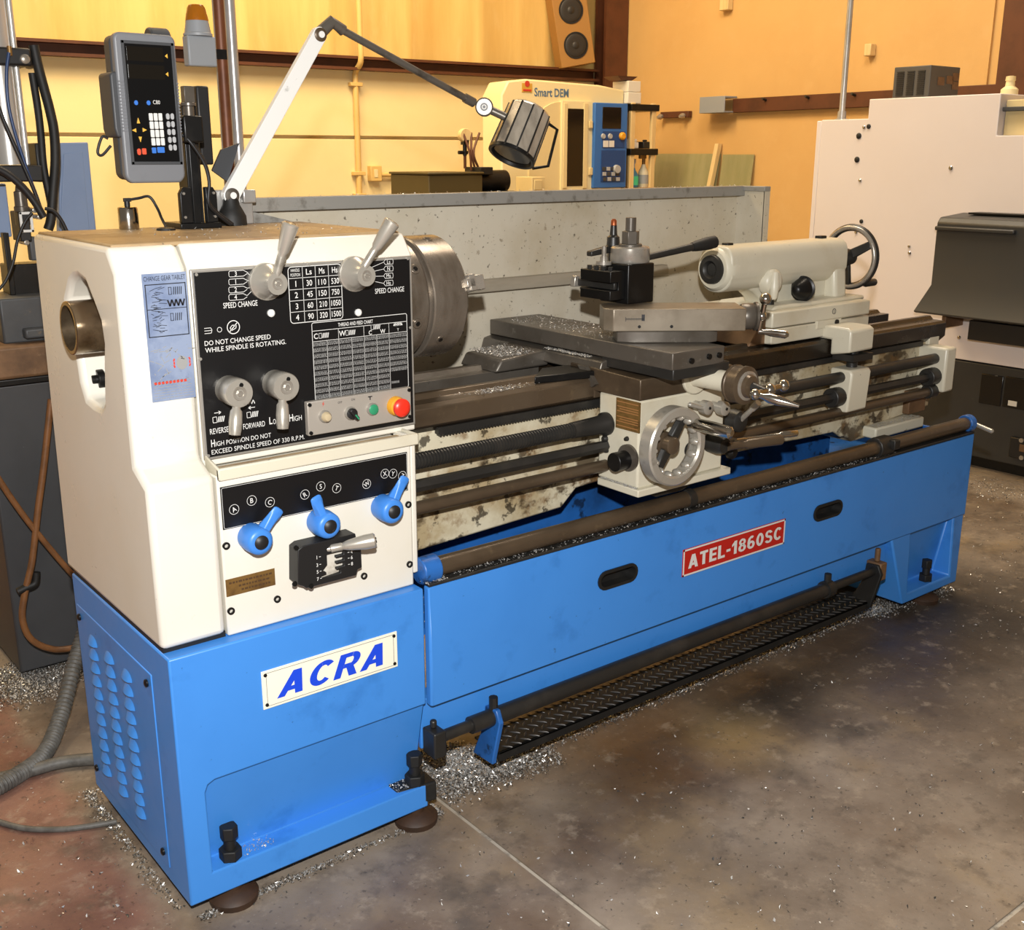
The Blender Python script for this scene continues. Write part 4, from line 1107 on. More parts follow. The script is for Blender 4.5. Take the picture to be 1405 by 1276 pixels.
# ---- carriage: saddle, apron
XA0, XA1 = 1.20, 1.535
YA = -.028
sd = MB().prism([(YA, .925), (YA, .978), (YBED+.09, .985), (YBED+.09, .905), (YBED-.004, .905), (YBED-.004, .925)], 'x', XA0, XA1)
obj('saddle_front', sd, M['brownsteel'], LA, .003)
obj('saddle_bridge', MB().prism([(XA0-.0, .97), (XA0+.01, 1.0), (XA0+.05, 1.008), (XA1-.05, 1.008), (XA1, .97)], 'y', YBED-.02, .62), M['greysteel'], LA, .004)
obj('saddle_wing', MB().prism([(XA0-.16, .958), (XA0-.14, .99), (XA0+.02, 1.002), (XA0+.02, .958)], 'y', .34, .50), M['greysteel'], LA, .006)
obj('way_wiper', MB().prism([(XA0-.17, YBED+.03), (XA0+.01, YBED-.004), (XA0+.01, YBED+.10), (XA0-.08, YBED+.11)], 'z', .957, .976), M['blackmetal'], LA, .003)
obj('wiper_clip', MB().prism([(YBED-.02, .945), (YBED+.02, .985), (YBED+.05, .985), (YBED-.005, .935)], 'x', XA0-.012, XA0), M['greysteel'], LA)
obj('apron', MB().box(XA0+.002, XA1-.02, YA+.002, YBED-.02, .70, .925), M['tailwhite'], LA, .006)
obj('apron_sill', MB().box(XA0-.008, XA1+.002, YA-.012, YBED-.03, .683, .702), M['tailwhite'], LA, .003)
obj('apron_sump', MB().prism([(XA0+.03, .684), (XA0+.10, .655), (XA1-.14, .655), (XA1-.03, .684)], 'y', YA+.03, YBED-.04), M['darksteel'], LA)
# details on the apron's end face
def PX(u, v): return P(u, v, X=XA0)
a, b = PX(846, 547), PX(877, 595)
bn = obj('brass_notice', MB().box(XA0-.0012, XA0+.003, b.y, a.y, P(860, 590, X=XA0).z, P(862, 549, X=XA0).z), M['brass'], LA)
mb = MB()
for i, zf in enumerate((.9, .74, .66, .58, .40, .32, .24, .1)):
    z = P(860, 590, X=XA0).z; z2 = P(862, 549, X=XA0).z
    y0_ = b.y+.004; y1_ = a.y-.004-(.01 if i % 3 == 2 else 0)
    mb.box(XA0-.0018, XA0-.001, y0_, y1_, z+(z2-z)*zf-.0012, z+(z2-z)*zf+.0012)
obj('notice_print', mb, mat('faded_red_print', '9A6C40', .5), bn)
for (u, v, r) in ((830, 575, .009), (830, 602, .009), (860, 602, .0055), (832, 618, .006)):
    p = PX(u, v); obj('apron_screw', MB().lathe((XA0+.003, p.y, p.z), (-9, p.y, p.z), [(0, r*1.2), (.006, r), (.010, r*.7)], 12), M['darksteel'], LA)
obj('lead_screw_boot', MB().lathe((XA0+.003, YR, zl), (-9, YR, zl), [(0, .03), (.012, .03), (.02, .024), (.12, .020)], 20), M['darksteel'], LA)
p = P(848, 633, X=XA0-.03)
kb = obj('lubrication_knob', MB().cyl((XA0+.002, p.y, p.z), (XA0-.045, p.y, p.z), .024, seg=24), M['blackmetal'], LA, .002)
obj('knob_flange', MB().cyl((XA0+.002, p.y-.006, p.z+.006), (XA0-.006, p.y-.006, p.z+.006), .034, seg=24), M['greysteel'], kb)

# ---- apron handwheel
ch = P(925, 612, Y=-.10); R = .098
hw = obj('apron_handwheel', MB().lathe((ch.x, -.075, ch.z), (ch.x, -9, ch.z), [(0, R-.005), (.003, R), (.036, R), (.040, R-.004), (.041, R-.020), (.036, R-.025), (.010, R-.026), (.0, R-.02), (0, R-.005)], 64, False, False), M['handle'], LA, 0, 2, 24)
fg = None
for k in range(14):
    a = 2*pi*k/14; q = V((ch.x+(R-.026)*cos(a), -.098, ch.z+(R-.026)*sin(a)))
    if fg is None: fg = obj('finger_grip', MB().sphere(q, .0095, 10, 7, (1, 1.6, 1)), M['handle'], hw); q_0 = q
    else: again(fg, hw, q-q_0)
mb = MB().lathe((ch.x, YA, ch.z), (ch.x, -9, ch.z), [(0, .03), (.045, .03), (.047, .022), (.07, .022), (.073, .018)], 28)
obj('hub', mb, M['brownsteel'], hw)
for a in (radians(55), radians(55+180)):
    mb = MB()
    d = V((cos(a), 0, sin(a))); nr = V((-sin(a), 0, cos(a)))
    w0, w1 = .020, .015; r0, r1 = .018, R-.022
    vs = []
    for rr, w in ((r0, w0), (r1, w1)):
        for yy_, s_ in ((-.080, 1), (-.080, -1), (-.092, -.6), (-.092, .6)):
            q = V((ch.x, yy_, ch.z))+d*rr+nr*(w*s_); vs.append(q)
    mb._add(vs, [(0, 1, 2, 3), (7, 6, 5, 4), (0, 4, 5, 1), (1, 5, 6, 2), (2, 6, 7, 3), (3, 7, 4, 0)])
    obj('spoke', mb, M['darksteel'], hw, .003)
g0 = P(953, 577, Y=-.105); g1 = P(1008, 593, Y=-.19)
dd = V((ch.x+(R-.022)*cos(radians(40)), -.095, ch.z+(R-.022)*sin(radians(40))))
obj('crank_handle', MB().lathe(dd, dd+V((.012, -.13, -.004)), [(0, .013), (.014, .013), (.016, .0095), (.02, .015), (.07, .0165), (.12, .0145), (.126, .008)], 20), M['chrome'], hw)

# knobs, levers on the apron front
for (u, v, r) in ((973, 560, .018), (996, 561, .0185)):
    p = P(u, v, Y=-.075)
    k_ = obj('feed_knob', MB().lathe((p.x, YA, p.z), (p.x, -9, p.z), [(0, .012), (.022, .012), (.026, r), (.046, r), (.049, r*.7)], 22), M['handle'], LA)
    obj('knob_screw', MB().cyl((p.x, YA-.0485, p.z), (p.x, YA-.051, p.z), .004, seg=8), M['blackmetal'], k_)
a = P(950, 556, Y=-.06); b = P(968, 561, Y=-.07)
obj('knob_lever', MB().lathe(b, a, [(0, .005), (.05, .0065), (.054, .003)], 10), M['handle'], LA)
p = P(1013, 578, Y=-.05)
obj('selector_boss', MB().lathe((p.x, YA, p.z), (p.x, -9, p.z), [(0, .03), (.03, .028), (.036, .02)], 22), M['darksteel'], LA)
obj('selector_lever', MB().lathe((p.x, YA-.03, p.z+.005), P(1030, 563, Y=-.09), [(0, .007), (.05, .007), (.052, .009), (.08, .009)], 12), M['handle'], LA)
a = P(975, 606, Y=YA); b = P(1003, 612, Y=-.075)
hl = obj('half_nut_boss', MB().lathe(V((a.x, YA, a.z)), V((a.x, -.2, a.z-.005)), [(0, .028), (.03, .026), (.05, .02)], 20), M['darksteel'], LA)
s0_ = V((a.x+.01, YA-.05, a.z-.004)); e1 = P(1072, 603, Y=-.10); e2 = P(1093, 594, Y=-.06)
L = (e1-s0_).length
obj('half_nut_lever', MB().lathe(s0_, e1, [(0, .012), (.03, .010), (.06, .009), (.065, .0125), (L-.004, .0145), (L, .010)], 16), M['brownsteel'], hl)
st = P(1010, 604, Y=-.05); L = (e2-st).length
obj('feed_lever_rod', MB().lathe(st, e2, [(0, .005), (L*.70, .0055), (L*.72, .009), (L-.003, .0095), (L, .006)], 14), M['chrome'], LA)
for (u, v) in ((1003, 620), (947, 617)):
    p = P(u, v, Y=YA); obj('oil_plug', MB().lathe((p.x, YA+.003, p.z), (p.x, -9, p.z), [(0, .02), (.01, .019), (.018, .010)], 16), M['blackmetal'], LA)

# ---- cross slide and its feed screw
XC0, XC1 = 1.222, 1.405
obj('cross_slide', MB().prism([(XC0, 1.010), (XC0, 1.052), (XC1, 1.052), (XC1, 1.010), (XC1-.03, 1.008), (XC0+.03, 1.008)], 'y', -.11, .605), M['greysteel'], LA, .003)
obj('cross_slide_apron', MB().box(XC0+.004, XC1+.02, -.11, YBED, .985, 1.012), M['darksteel'], LA, .003)
for u, v in ((948, 495), (972, 489), (986, 487)):
    p = P(u, v, Y=-.11); obj('gib_screw', MB().cyl((p.x, -.108, p.z), (p.x, -.116, p.z), .007, seg=10), M['blackmetal'], LA)
cb = P(1012, 525, Y=-.205); xcf, zcf = P(1033, 531, Y=-.215).x, P(1033, 531, Y=-.215).z
bb = P(943, 516, Y=YA)
br_ = obj('cross_feed_bracket', MB().lathe((xcf, YA+.02, zcf), (xcf, -9, zcf), [(0, .034), (.02, .034), (.03, .027), (.135, .026)], 24).cyl((xcf, YA-.008, zcf), (xcf, YA+.02, zcf), .048, seg=24), M['tailwhite'], LA, .003)
dl = obj('cross_feed_dial', MB().lathe((xcf, -.15, zcf), (xcf, -9, zcf), [(0, .040), (.006, .046), (.012, .047), (.014, .045), (.034, .045), (.036, .047), (.044, .047), (.047, .040), (.05, .030), (.062, .026), (.066, .016)], 48), M['brownsteel'], LA)
obj('bright_ring', MB().lathe((xcf, -.197, zcf), (xcf, -9, zcf), [(0, .036), (.004, .036), (.006, .032)], 40), M['steel'], dl)
hub = P(1056, 535, Y=-.245)
ax = (P(1075, 529, Y=-.245)-P(1036, 541, Y=-.245)).normalized()
b0_, b1_ = P(1036, 541, Y=-.245), P(1075, 529, Y=-.245)
obj('crank_stub', MB().cyl((xcf, -.21, zcf), (hub.x-.02, -.246, hub.z-.004), .013, seg=16), M['darksteel'], dl)
mb = MB().lathe(b0_, b1_, [(0, .008), ((b1_-b0_).length, .007)], 14).sphere(hub, .0155).sphere(b0_, .0135).sphere(b1_, .015)
obj('ball_crank', mb, M['chrome'], dl)
h0 = hub+ax*.012
obj('crank_handle', MB().lathe(b0_, P(1073, 551, Y=-.30), [(0, .006), (.018, .0065), (.035, .0125), (.06, .012), (.105, .004)], 14), M['chrome'], dl)

# ---- compound rest, turned on its swivel
CA = radians(-36.5)
e0 = P(841, 455, Z=1.082); e1 = P(1023, 454, Z=1.082)
CA = atan2(e1.y-e0.y, e1.x-e0.x); LC = hypot(e1.x-e0.x, e1.y-e0.y)
CM = Matrix.Translation((e0.x, e0.y, 0)) @ Matrix.Rotation(CA, 4, 'Z')      # u along the front edge, v away
DC = .125; ZC0, ZC1 = 1.082, 1.137
mb = MB(CM).prism([(-.0, 0), (LC*.5-.0, 0), (LC, 0), (LC, DC), (0, DC), (-.022, DC-.02), (-.022, .02)], 'z', ZC0, ZC1)
cr = obj('compound_slide', mb, M['compound'], LA, .002)
obj('swivel_base', MB(CM).prism([(.012, .02), (.055, .002), (.24, .002), (.265, .02), (.265, .10), (.24, .12), (.055, .12), (.012, .10)], 'z', 1.052, ZC0), M['greysteel'], LA, .003)
for uu in (.065, .145):
    obj('gib_screw', MB(CM).cyl((uu, .002, ZC0+.012), (uu, -.002, ZC0+.012), .004, seg=10), M['blackmetal'], cr)
mb = MB(CM).box(.03, .075, -.0006, 0, ZC0+.030, ZC0+.0315).box(.03, .031, -.0006, 0, ZC0+.025, ZC0+.036).box(.07, .078, -.0006, 0, ZC0+.026, ZC0+.042)
for i in range(14): mb.box(.032+i*.0032, .0326+i*.0032, -.0006, 0, ZC0+.027, ZC0+.034)
obj('angle_scale', mb, M['blackprint'], cr)
dc = obj('compound_dial', MB(CM).lathe((LC, DC*.5, (ZC0+ZC1)/2), (9, DC*.5, (ZC0+ZC1)/2), [(0, .030), (.006, .033), (.03, .033), (.034, .030), (.036, .036), (.042, .036), (.045, .02)], 32), M['greysteel'], LA)
hb_ = V((LC+.055, DC*.5, (ZC0+ZC1)/2)); ax = V((.1, -.15, .9)).normalized()
mb = MB(CM).lathe(hb_-ax*.04, hb_+ax*.045, [(0, .007), (.085, .007)], 12).sphere(hb_, .013).sphere(hb_+ax*.045, .0155).cyl((LC+.04, DC*.5, (ZC0+ZC1)/2), hb_, .01)
obj('ball_crank', mb, M['chrome'], dc)
obj('crank_handle', MB(CM).lathe(hb_-ax*.04, hb_-ax*.044+V((.075, -.03, -.002)), [(0, .007), (.014, .006), (.03, .0095), (.068, .0105), (.076, .004)], 14), M['chrome'], dc)

# ---- quick-change tool post on the compound
q0 = P(861, 418, Z=ZC1)
tx0, ty0 = q0.x, q0.y
# bring it over the slide: its near corner stands on the slide's top
tp_w, tp_d, tp_h = .092, .105, .100
tpb = obj('tool_post', MB().box(tx0, tx0+tp_w, ty0, ty0+tp_d, ZC1, ZC1+tp_h), M['blackmetal'], LA, .003)
zc_ = ZC1+tp_h
cx_, cy_ = tx0+tp_w*.60, ty0+tp_d*.50
obj('post_cap', MB().lathe((cx_, cy_, zc_), (cx_, cy_, 9), [(0, .049), (.004, .051), (.036, .050), (.040, .046)], 36), M['steel'], tpb)
obj('post_nut', MB().cyl((cx_, cy_, zc_+.038), (cx_, cy_, zc_+.046), .030, seg=24).cyl((cx_, cy_, zc_+.046), (cx_, cy_, zc_+.078), .023, seg=6).cyl((cx_, cy_, zc_+.078), (cx_, cy_, zc_+.112), .0135, seg=16), M['greysteel'], tpb, .001)
la = P(893, 352, Y=cy_-.03); lb_ = P(975, 333, Y=cy_-.05); L = (lb_-la).length
lvr = obj('post_lever', MB().lathe(la, lb_, [(-.05, .008), (L*.02, .0085), (L*.5, .0095), (L*.72, .0105)], 14), M['darksteel'], tpb)
obj('lever_grip', MB().lathe(la, lb_, [(L*.68, .0115), (L*.75, .014), (L*.95, .0175), (L*1.07, .0165), (L*1.10, .010)], 16), M['rubber'], lvr)
# tool holder on the left face, with its stepped slot
yh0, yh1 = ty0+.012, ty0+.125
mb = MB().prism([(tx0, ZC1+.012), (tx0, ZC1+.084), (tx0-.050, ZC1+.084), (tx0-.050, ZC1+.056), (tx0-.022, ZC1+.056), (tx0-.022, ZC1+.036), (tx0-.050, ZC1+.036), (tx0-.050, ZC1+.012)], 'y', yh0, yh1)
th = obj('tool_holder', mb, M['blackmetal'], tpb, .0015)
obj('cutting_tool', MB().box(tx0-.033, tx0-.0225, yh0+.004, yh1+.03, ZC1+.037, ZC1+.055), M['darksteel'], th, .002)
obj('insert_tip', MB().prism([(tx0-.046, ZC1+.034), (tx0-.022, ZC1+.034), (tx0-.026, ZC1+.062), (tx0-.042, ZC1+.062)], 'y', yh1+.028, yh1+.045), M['steel'], th, .002)
for i in range(4):
    y = yh0+.016+i*.026
    obj('clamp_screw', MB().cyl((tx0-.036, y, ZC1+.06), (tx0-.036, y, ZC1+.094), .006, seg=8), M['darksteel'], th)
obj('height_stud', MB().lathe((tx0-.018, yh0+.06, ZC1+.08), (tx0-.018, yh0+.06, 9), [(0, .006), (.016, .006), (.016, .020), (.024, .020), (.024, .010), (.036, .010), (.036, .006), (.062, .006)], 16), M['steel'], th)
# spare holder with its stud behind
hx, hy = cx_-.005, cy_+.078
sh = obj('rear_tool_holder', MB().box(tx0+.005, tx0+tp_w-.01, ty0+tp_d, ty0+tp_d+.035, ZC1+.015, ZC1+.085).lathe((hx, hy-.02, ZC1+.085), (hx, hy-.02, 9), [(0, .012), (.045, .012), (.05, .018), (.075, .016), (.08, .010), (.105, .008)], 14), M['darksteel'], tpb, .001)
obj('copper_tip', MB().lathe((hx, hy-.02, ZC1+.19), (hx, hy-.02, 9), [(0, .008), (.012, .0075), (.016, .004)], 12), mat('copper_tip', 'A0522C', .4, .6), sh)
obj('stud_wing', MB().prism([(hx-.085, ZC1+.115), (hx-.085, ZC1+.128), (hx+.0, ZC1+.142), (hx+.0, ZC1+.122)], 'y', hy-.03, hy-.01), M['darksteel'], sh, .003)

# ---- tailstock
xq = P(974, 366, Y=YS).x; zq = ZS
RB = .064
XT1 = 2.40
body = []
sect = []
for k in range(40):
    a = 2*pi*k/40; ca, sa = cos(a), sin(a); ex = 2/3.4 if sa > -.2 else 2/2.4
    sect.append((YS+RB*.98*abs(ca)**ex*(1 if ca > 0 else -1), zq+RB*1.06*abs(sa)**ex*(1 if sa > 0 else -1)))
mb = MB().prism(sect, 'x', xq+.024, XT1-.02)
ts = obj('tailstock', mb, M['tailwhite'], LA, .006, 3)
obj('tailstock_nose', MB().lathe((xq+.012, YS, zq), (9, YS, zq), [(0, RB*.86), (.008, RB*.98), (.03, RB*1.02), (.05, RB*1.0)], 32), M['tailwhite'], LA)
web = MB().prism([(xq+.15, zq-.02), (XT1-.03, zq-.02), (XT1-.03, 1.06), (xq+.22, 1.06), (xq+.205, 1.085), (xq+.175, 1.105), (xq+.12, zq-RB*.85)], 'y', YS-.030, YS+.05)
obj('tailstock_web', web, M['tailwhite'], LA, .012, 3)
obj('tailstock_pillar', MB().prism([(YS-.062, zq-.02), (YS-.072, 1.06), (YS+.08, 1.06), (YS+.06, zq-.02)], 'x', XT1-.085, XT1-.021), M['tailwhite'], LA, .014, 3)
obj('tailstock_foot', MB().prism([(xq+.17, 1.055), (xq+.19, 1.068), (XT1+.03, 1.068), (XT1+.035, 1.055)], 'y', YS-.10, YS+.12), M['tailwhite'], LA, .006)
bx_ = P(1003, 440, Y=.17).x
obj('tailstock_base', MB().box(1.93, 2.415, .165, .46, .962, 1.008), M['tailwhite'], LA, .004)
obj('tailstock_cross_base', MB().box(1.93, 2.415, .165, .46, 1.011, 1.058), M['tailwhite'], LA, .005)
obj('alignment_key', MB().box(2.14, 2.26, .160, .17, .99, 1.014).cyl((2.235, .161, 1.003), (2.235, .157, 1.003), .008, seg=12), M['tailwhite'], LA, .001)
obj('set_screw', MB().cyl((2.235, .161, 1.003), (2.235, .156, 1.003), .009, seg=12), M['blackmetal'], LA)
obj('scale_mark', MB().pipe((2.225, .1645, 1.037), (2.225, .1635, 1.037), .009, .0078, 16).box(2.2245, 2.2255, .1637, .1645, 1.031, 1.043), M['blackprint'], LA)
obj('base_wiper', MB().prism([(1.86, .96), (1.88, .985), (1.935, 1.05), (1.935, .96)], 'y', .19, .40), M['rustiron'], LA, .004)
obj('quill', MB().lathe((xq+.035, YS, zq), (-9, YS, zq), [(0, .050), (.012, .050), (.014, .045), (.034, .041), (.036, .026), (.03, .019), (.0255, .018)], 36), M['darksteel'], LA)
obj('bore_shade', MB().cyl((xq+.0105, YS, zq), (xq+.008, YS, zq), .0178, seg=24), M['screenblack'], LA)  # black disc stands for the shade down the quill's deep hole
p = P(1063, 387, Y=YS-.075)
bs = obj('quill_clamp_boss', MB().lathe((p.x, YS-.05, p.z), (p.x, -9, p.z), [(0, .042), (.022, .038), (.030, .030), (.032, .018)], 26), M['tailwhite'], LA)
obj('clamp_lever', MB().lathe((p.x-.005, YS-.078, p.z+.028), (p.x-.018, YS-.088, p.z-.05), [(0, .012), (.04, .016), (.075, .011), (.08, .006)], 14), M['tailwhite'], bs)
obj('clamp_stud', MB().cyl((p.x, YS-.06, p.z-.05), (p.x+.005, YS-.06, p.z-.085), .013, seg=12), M['darksteel'], LA)
p = P(1092, 397, Y=YS-.06)
obj('bed_clamp_cone', MB().lathe((p.x+.035, YS-.062, p.z), (p.x-.06, YS-.085, p.z), [(0, .034), (.004, .040), (.009, .040), (.012, .034), (.055, .016), (.06, .008)], 24), M['blackmetal'], LA)
obj('oiler', MB().box(xq+.06, xq+.085, YS-.012, YS+.012, zq+RB, zq+RB+.01).box(XT1-.10, XT1-.07, YS-.012, YS+.012, zq+RB, zq+RB+.012), M['blackmetal'], LA, .002)
# tailstock handwheel
xw = XT1+.07; Rw = .105
tw = obj('tailstock_handwheel', MB().torus((xw+.012, YS, zq), (1, 0, 0), Rw-.010, .0115, 56, 12), M['darksteel'], LA)
obj('rim_face', MB().torus((xw+.004, YS, zq), (1, 0, 0), Rw-.010, .0075, 56, 10), M['steel'], tw)
obj('hub', MB().lathe((XT1-.03, YS, zq), (9, YS, zq), [(0, .05), (.02, .05), (.024, .036), (.06, .034), (.08, .03), (.115, .024)], 28), M['darksteel'], tw)
for a in (radians(30), radians(150), radians(270)):
    mb = MB()
    d = V((0, cos(a), sin(a))); nr = V((0, -sin(a), cos(a)))
    vs = []
    for rr, w, xo in ((.02, .016, -.012), (Rw-.014, .012, .006)):
        for s1, s2 in ((1, 1), (-1, 1), (-1, -1), (1, -1)): vs.append(V((xw+xo+s2*.007, YS, zq))+d*rr+nr*(w*s1))
    mb._add(vs, [(0, 1, 2, 3), (7, 6, 5, 4), (0, 4, 5, 1), (1, 5, 6, 2), (2, 6, 7, 3), (3, 7, 4, 0)])
    obj('spoke', mb, M['darksteel'], tw, .003)
a = radians(-118)
hp_ = V((xw+.012, YS+(Rw-.01)*cos(a), zq+(Rw-.01)*sin(a)))
obj('crank_handle', MB().lathe(hp_, hp_+V((.09, 0, 0)), [(0, .009), (.02, .009), (.03, .013), (.08, .012), (.088, .006)], 14), M['darksteel'], tw)

# ================================================================ FITTED TO THE LATHE
ZH = ZT+.004
# ---- digital readout on its post
YD = .40
xp = P(265, 300, Y=.50).x
DR = thing('digital_readout', (xp, .50, ZH), 'grey handheld-style digital readout with keypad on a black post above the headstock', 'readout')
obj('base_plate', MB().box(xp-.047, xp+.047, .455, .555, ZH, ZH+.012), M['blackmetal'], DR, .002)
for sx in (-1, 1):
    fl = obj('flange', MB().prism([(xp+sx*.016, ZH+.012), (xp+sx*.042, ZH+.012), (xp+sx*.042, ZH+.075), (xp+sx*.034, ZH+.088), (xp+sx*.016, ZH+.088)], 'y', .46, .475), M['blackmetal'], DR, .002)
    for z in (ZH+.025, ZH+.075):
        obj('screw', MB().cyl((xp+sx*.034, .461, z), (xp+sx*.034, .457, z), .003, seg=8), M['steel'], fl)
obj('post', MB().box(xp-.016, xp+.016, .475, .525, ZH+.01, ZH+.26).box(xp-.010, xp+.010, .470, .476, ZH+.01, ZH+.24), M['blackmetal'], DR, .002)
obj('post_head', MB().box(xp-.03, xp+.014, .44, .53, ZH+.18, ZH+.235), M['blackmetal'], DR, .004)
vx = P(256, 130, Y=.47).x
obj('clamp_valve', MB().cyl((vx, .465, ZH+.20), (vx, .465, ZH+.255), .011).cyl((vx, .465, ZH+.255), (vx, .465, ZH+.262), .016).box(vx-.011, vx+.012, .455, .475, ZH+.262, ZH+.295), M['greysteel'], DR, .001)
a, b = P(264, 118, Y=.57), P(289, 226, Y=.57)
obj('rear_box', MB().box(a.x, b.x, .55, .59, b.z, a.z), M['blackplastic'], DR, .004)
def PD(u, v): return P(u, v, Y=YD)
x0 = (PD(158, 43).x+PD(170.5, 252).x)/2; x1 = (PD(244.5, 49).x+PD(250.7, 244.5).x)/2
z1 = (PD(158, 42.6).z+PD(244.5, 49).z)/2; z0 = (PD(170.5, 252).z+PD(250.7, 244.5).z)/2
wD, hD = x1-x0, z1-z0
def rr(x0, x1, z0, z1, r, k=5):
    pts = []
    for cx, cz, a0 in ((x1-r, z1-r, 0), (x0+r, z1-r, pi/2), (x0+r, z0+r, pi), (x1-r, z0+r, 1.5*pi)):
        for i in range(k+1): pts.append((cx+r*cos(a0+pi/2/k*i), cz+r*sin(a0+pi/2/k*i)))
    return pts
pts = rr(x0, x1, z0, z1, .014)
# shallow belly along the lower edge
n_ = len(pts)
pts2 = [(x, z-(.010*(1-((x-(x0+x1)/2)/(wD/2))**2) if z < z0+.012 else 0)) for x, z in pts]
hsg = obj('housing', MB().prism(pts2, 'y', YD, YD+.022), M['greyplastic'], DR, .005, 3)
obj('housing_back', MB().prism(rr(x0-.001, x1+.008, z0+.002, z1-.003, .016), 'y', YD+.020, YD+.060), M['darkgreyplastic'], DR, .006, 2)
obj('side_grip', MB().prism([(x0-.008, z0+hD*.30), (x0-.012, z0+hD*.36), (x0-.012, z1-hD*.28), (x0-.006, z1-hD*.26), (x0+.01, z1-hD*.26), (x0+.01, z0+hD*.30)], 'y', YD+.004, YD+.075), M['darkgreyplastic'], DR, .008, 3)
obj('tilt_knuckle', MB().cyl((x1-.028, YD+.075, z1-.006), (x1+.014, YD+.075, z1-.006), .026, seg=24), M['darkgreyplastic'], DR, .004)
obj('arm', MB().box(x1-.012, xp+.006, YD+.055, .485, ZH+.20, ZH+.23), M['blackmetal'], DR, .003)
for xa_, xb_ in ((x0+.001, x0+wD*.105), (x1-wD*.075, x1-.001)):
    ridge = MB()
    for i in range(16):
        z = z0+hD*(.34+.022*i); ridge.box(xa_, xb_, YD-.0015, YD+.001, z, z+.0028)
    obj('grip_ridges', ridge, M['greyplastic'], hsg)
fx0, fx1 = x0+wD*.155, x1-wD*.09; fz0, fz1 = z0+hD*.135, z1-hD*.075
face = obj('key_face', MB().box(fx0, fx1, YD-.0012, YD+.001, fz0, fz1), M['screenblack'], hsg, .0004)
obj('bezel', MB().rect_ring(fx0-.006, fx1+.006, YD, fz0-.006, fz1+.006, .006, .003), M['darkgreyplastic'], hsg, .0008)
YF = YD-.0012
def KD(cx, cy):   # from the enlarged view (175..240, 59..226 px face)
    f = (cx-697)/(960-697+ (cy-235)/665*24); g = (cy-238-(cx-697)*.02)/(900-238)
    f = (cx-(697+(cy-235)*.036))/250; return fx0+f*(fx1-fx0), fz1-g*(fz1-fz0)
def key(cx, cy, w, h, m, r=.0012, shape=None):
    x, z = KD(cx, cy)
    p_ = shape([x, z]) if shape else rr(x-w/2, x+w/2, z-h/2, z+h/2, r, 2)
    return obj('key', MB().prism(p_, 'y', YF-.0022, YF+.0003), m, face, .0004)
for i, (g0, g1) in enumerate(((.02, .14), (.17, .29))):
    obj('digit_window', MB().box(fx0+.004, fx1-.017, YF-.0004, YF, fz1-(fz1-fz0)*g1, fz1-(fz1-fz0)*g0), M['glassdark'], face)
for cy in (300, 402): key(920, cy, 0, 0, M['keyyellow'], shape=lambda c: [(c[0]-.003, c[1]), (c[0]+.0025, c[1]+.0045), (c[0]+.0025, c[1]-.0045)])
for cx in (745, 812): key(cx, 566, .0075, .0095, M['keyblue'], .0035)
x, z = KD(856, 562); mb = MB(); put_text(mb, 'C80', (x, YF-.0006, z), UX, UZ, width=.0145, height=.0075, center=True); obj('lettering', mb, M['print'], face)
for r in range(4):
    for c in range(3): key(821+c*26+r*2.5, 646+r*47.5, .0078, .0145, M['keywhite'])
for r in range(5):
    for c in range(2): key(914+c*25+r*2, 643+r*45, .0072, .0125, M['keygrey'], .0034)
key(830, 838, .0085, .0115, M['keyblue']); key(868, 836, .015, .0115, M['keyblue'])
key(748, 845, .0075, .013, M['keyred'], .0034); key(776, 843, .0085, .012, M['keyred'])
for cx, cy, a in ((752, 672, 90), (730, 722, 180), (781, 720, 0), (758, 769, 270)):
    def sh(c, a=radians(a)):
        return [(c[0]+.0058*cos(a), c[1]+.0075*sin(a)), (c[0]+.0045*cos(a+2.3), c[1]+.0055*sin(a+2.3)), (c[0]+.0045*cos(a-2.3), c[1]+.0055*sin(a-2.3))]
    key(cx, cy, 0, 0, M['keyyellow'], shape=sh)
c_ = [P(250, 185, Y=YD+.05), P(262, 196, Y=.44), P(280, 224, Y=.44), P(287, 250, Y=.44), P(286, 278, Y=.44), P(296, 292, Y=.45), P(316, 300, Y=.46)]
c_[-1].z = ZH+.006
obj('cable', MB().tube(c_, .0036), M['cable'], DR)
obj('cable', MB().tube([p+V((.006, .012, .004)) for p in c_[:-1]]+[c_[-1]+V((.01, .01, 0))], .0032), M['cable'], DR)
obj('cable_loop', MB().tube([P(148, 190, Y=YD+.05), P(140, 188, Y=YD+.05), P(134, 208, Y=YD+.05), P(140, 213, Y=YD+.05), P(152, 200, Y=YD+.05)], .0028), M['cable'], DR)

# ---- small silver can with its wire
pc = P(177, 308, Y=.53); pc.z = ZH
CN = thing('silver_canister', pc, 'small polished silver canister with a black wire on the headstock top', 'canister')
obj('can', MB().lathe(pc, pc+V((0, 0, 1)), [(0, .020), (.002, .021), (.044, .021), (.047, .019), (.049, .008)], 28), M['chrome'], CN)
obj('fitting', MB().cyl(pc+V((0, 0, .048)), pc+V((0, 0, .06)), .006).box(pc.x-.007, pc.x+.009, pc.y-.004, pc.y+.004, pc.z+.058, pc.z+.066), M['blackplastic'], CN, .001)
w_ = [pc+V((.004, 0, .062)), P(190, 272, Y=.53), P(205, 270, Y=.53), P(216, 286, Y=.52), P(222, 300, Y=.50)]
w_.append(V((P(226, 306, Y=.48).x, .47, ZH+.003)))
obj('wire', MB().tube(w_, .003), M['cable'], CN)
obj('grommet', MB().lathe((w_[-1].x-.01, .45, ZH), (w_[-1].x-.01, .45, 9), [(0, .02), (.004, .019), (.006, .012)], 20), M['rubber'], CN)

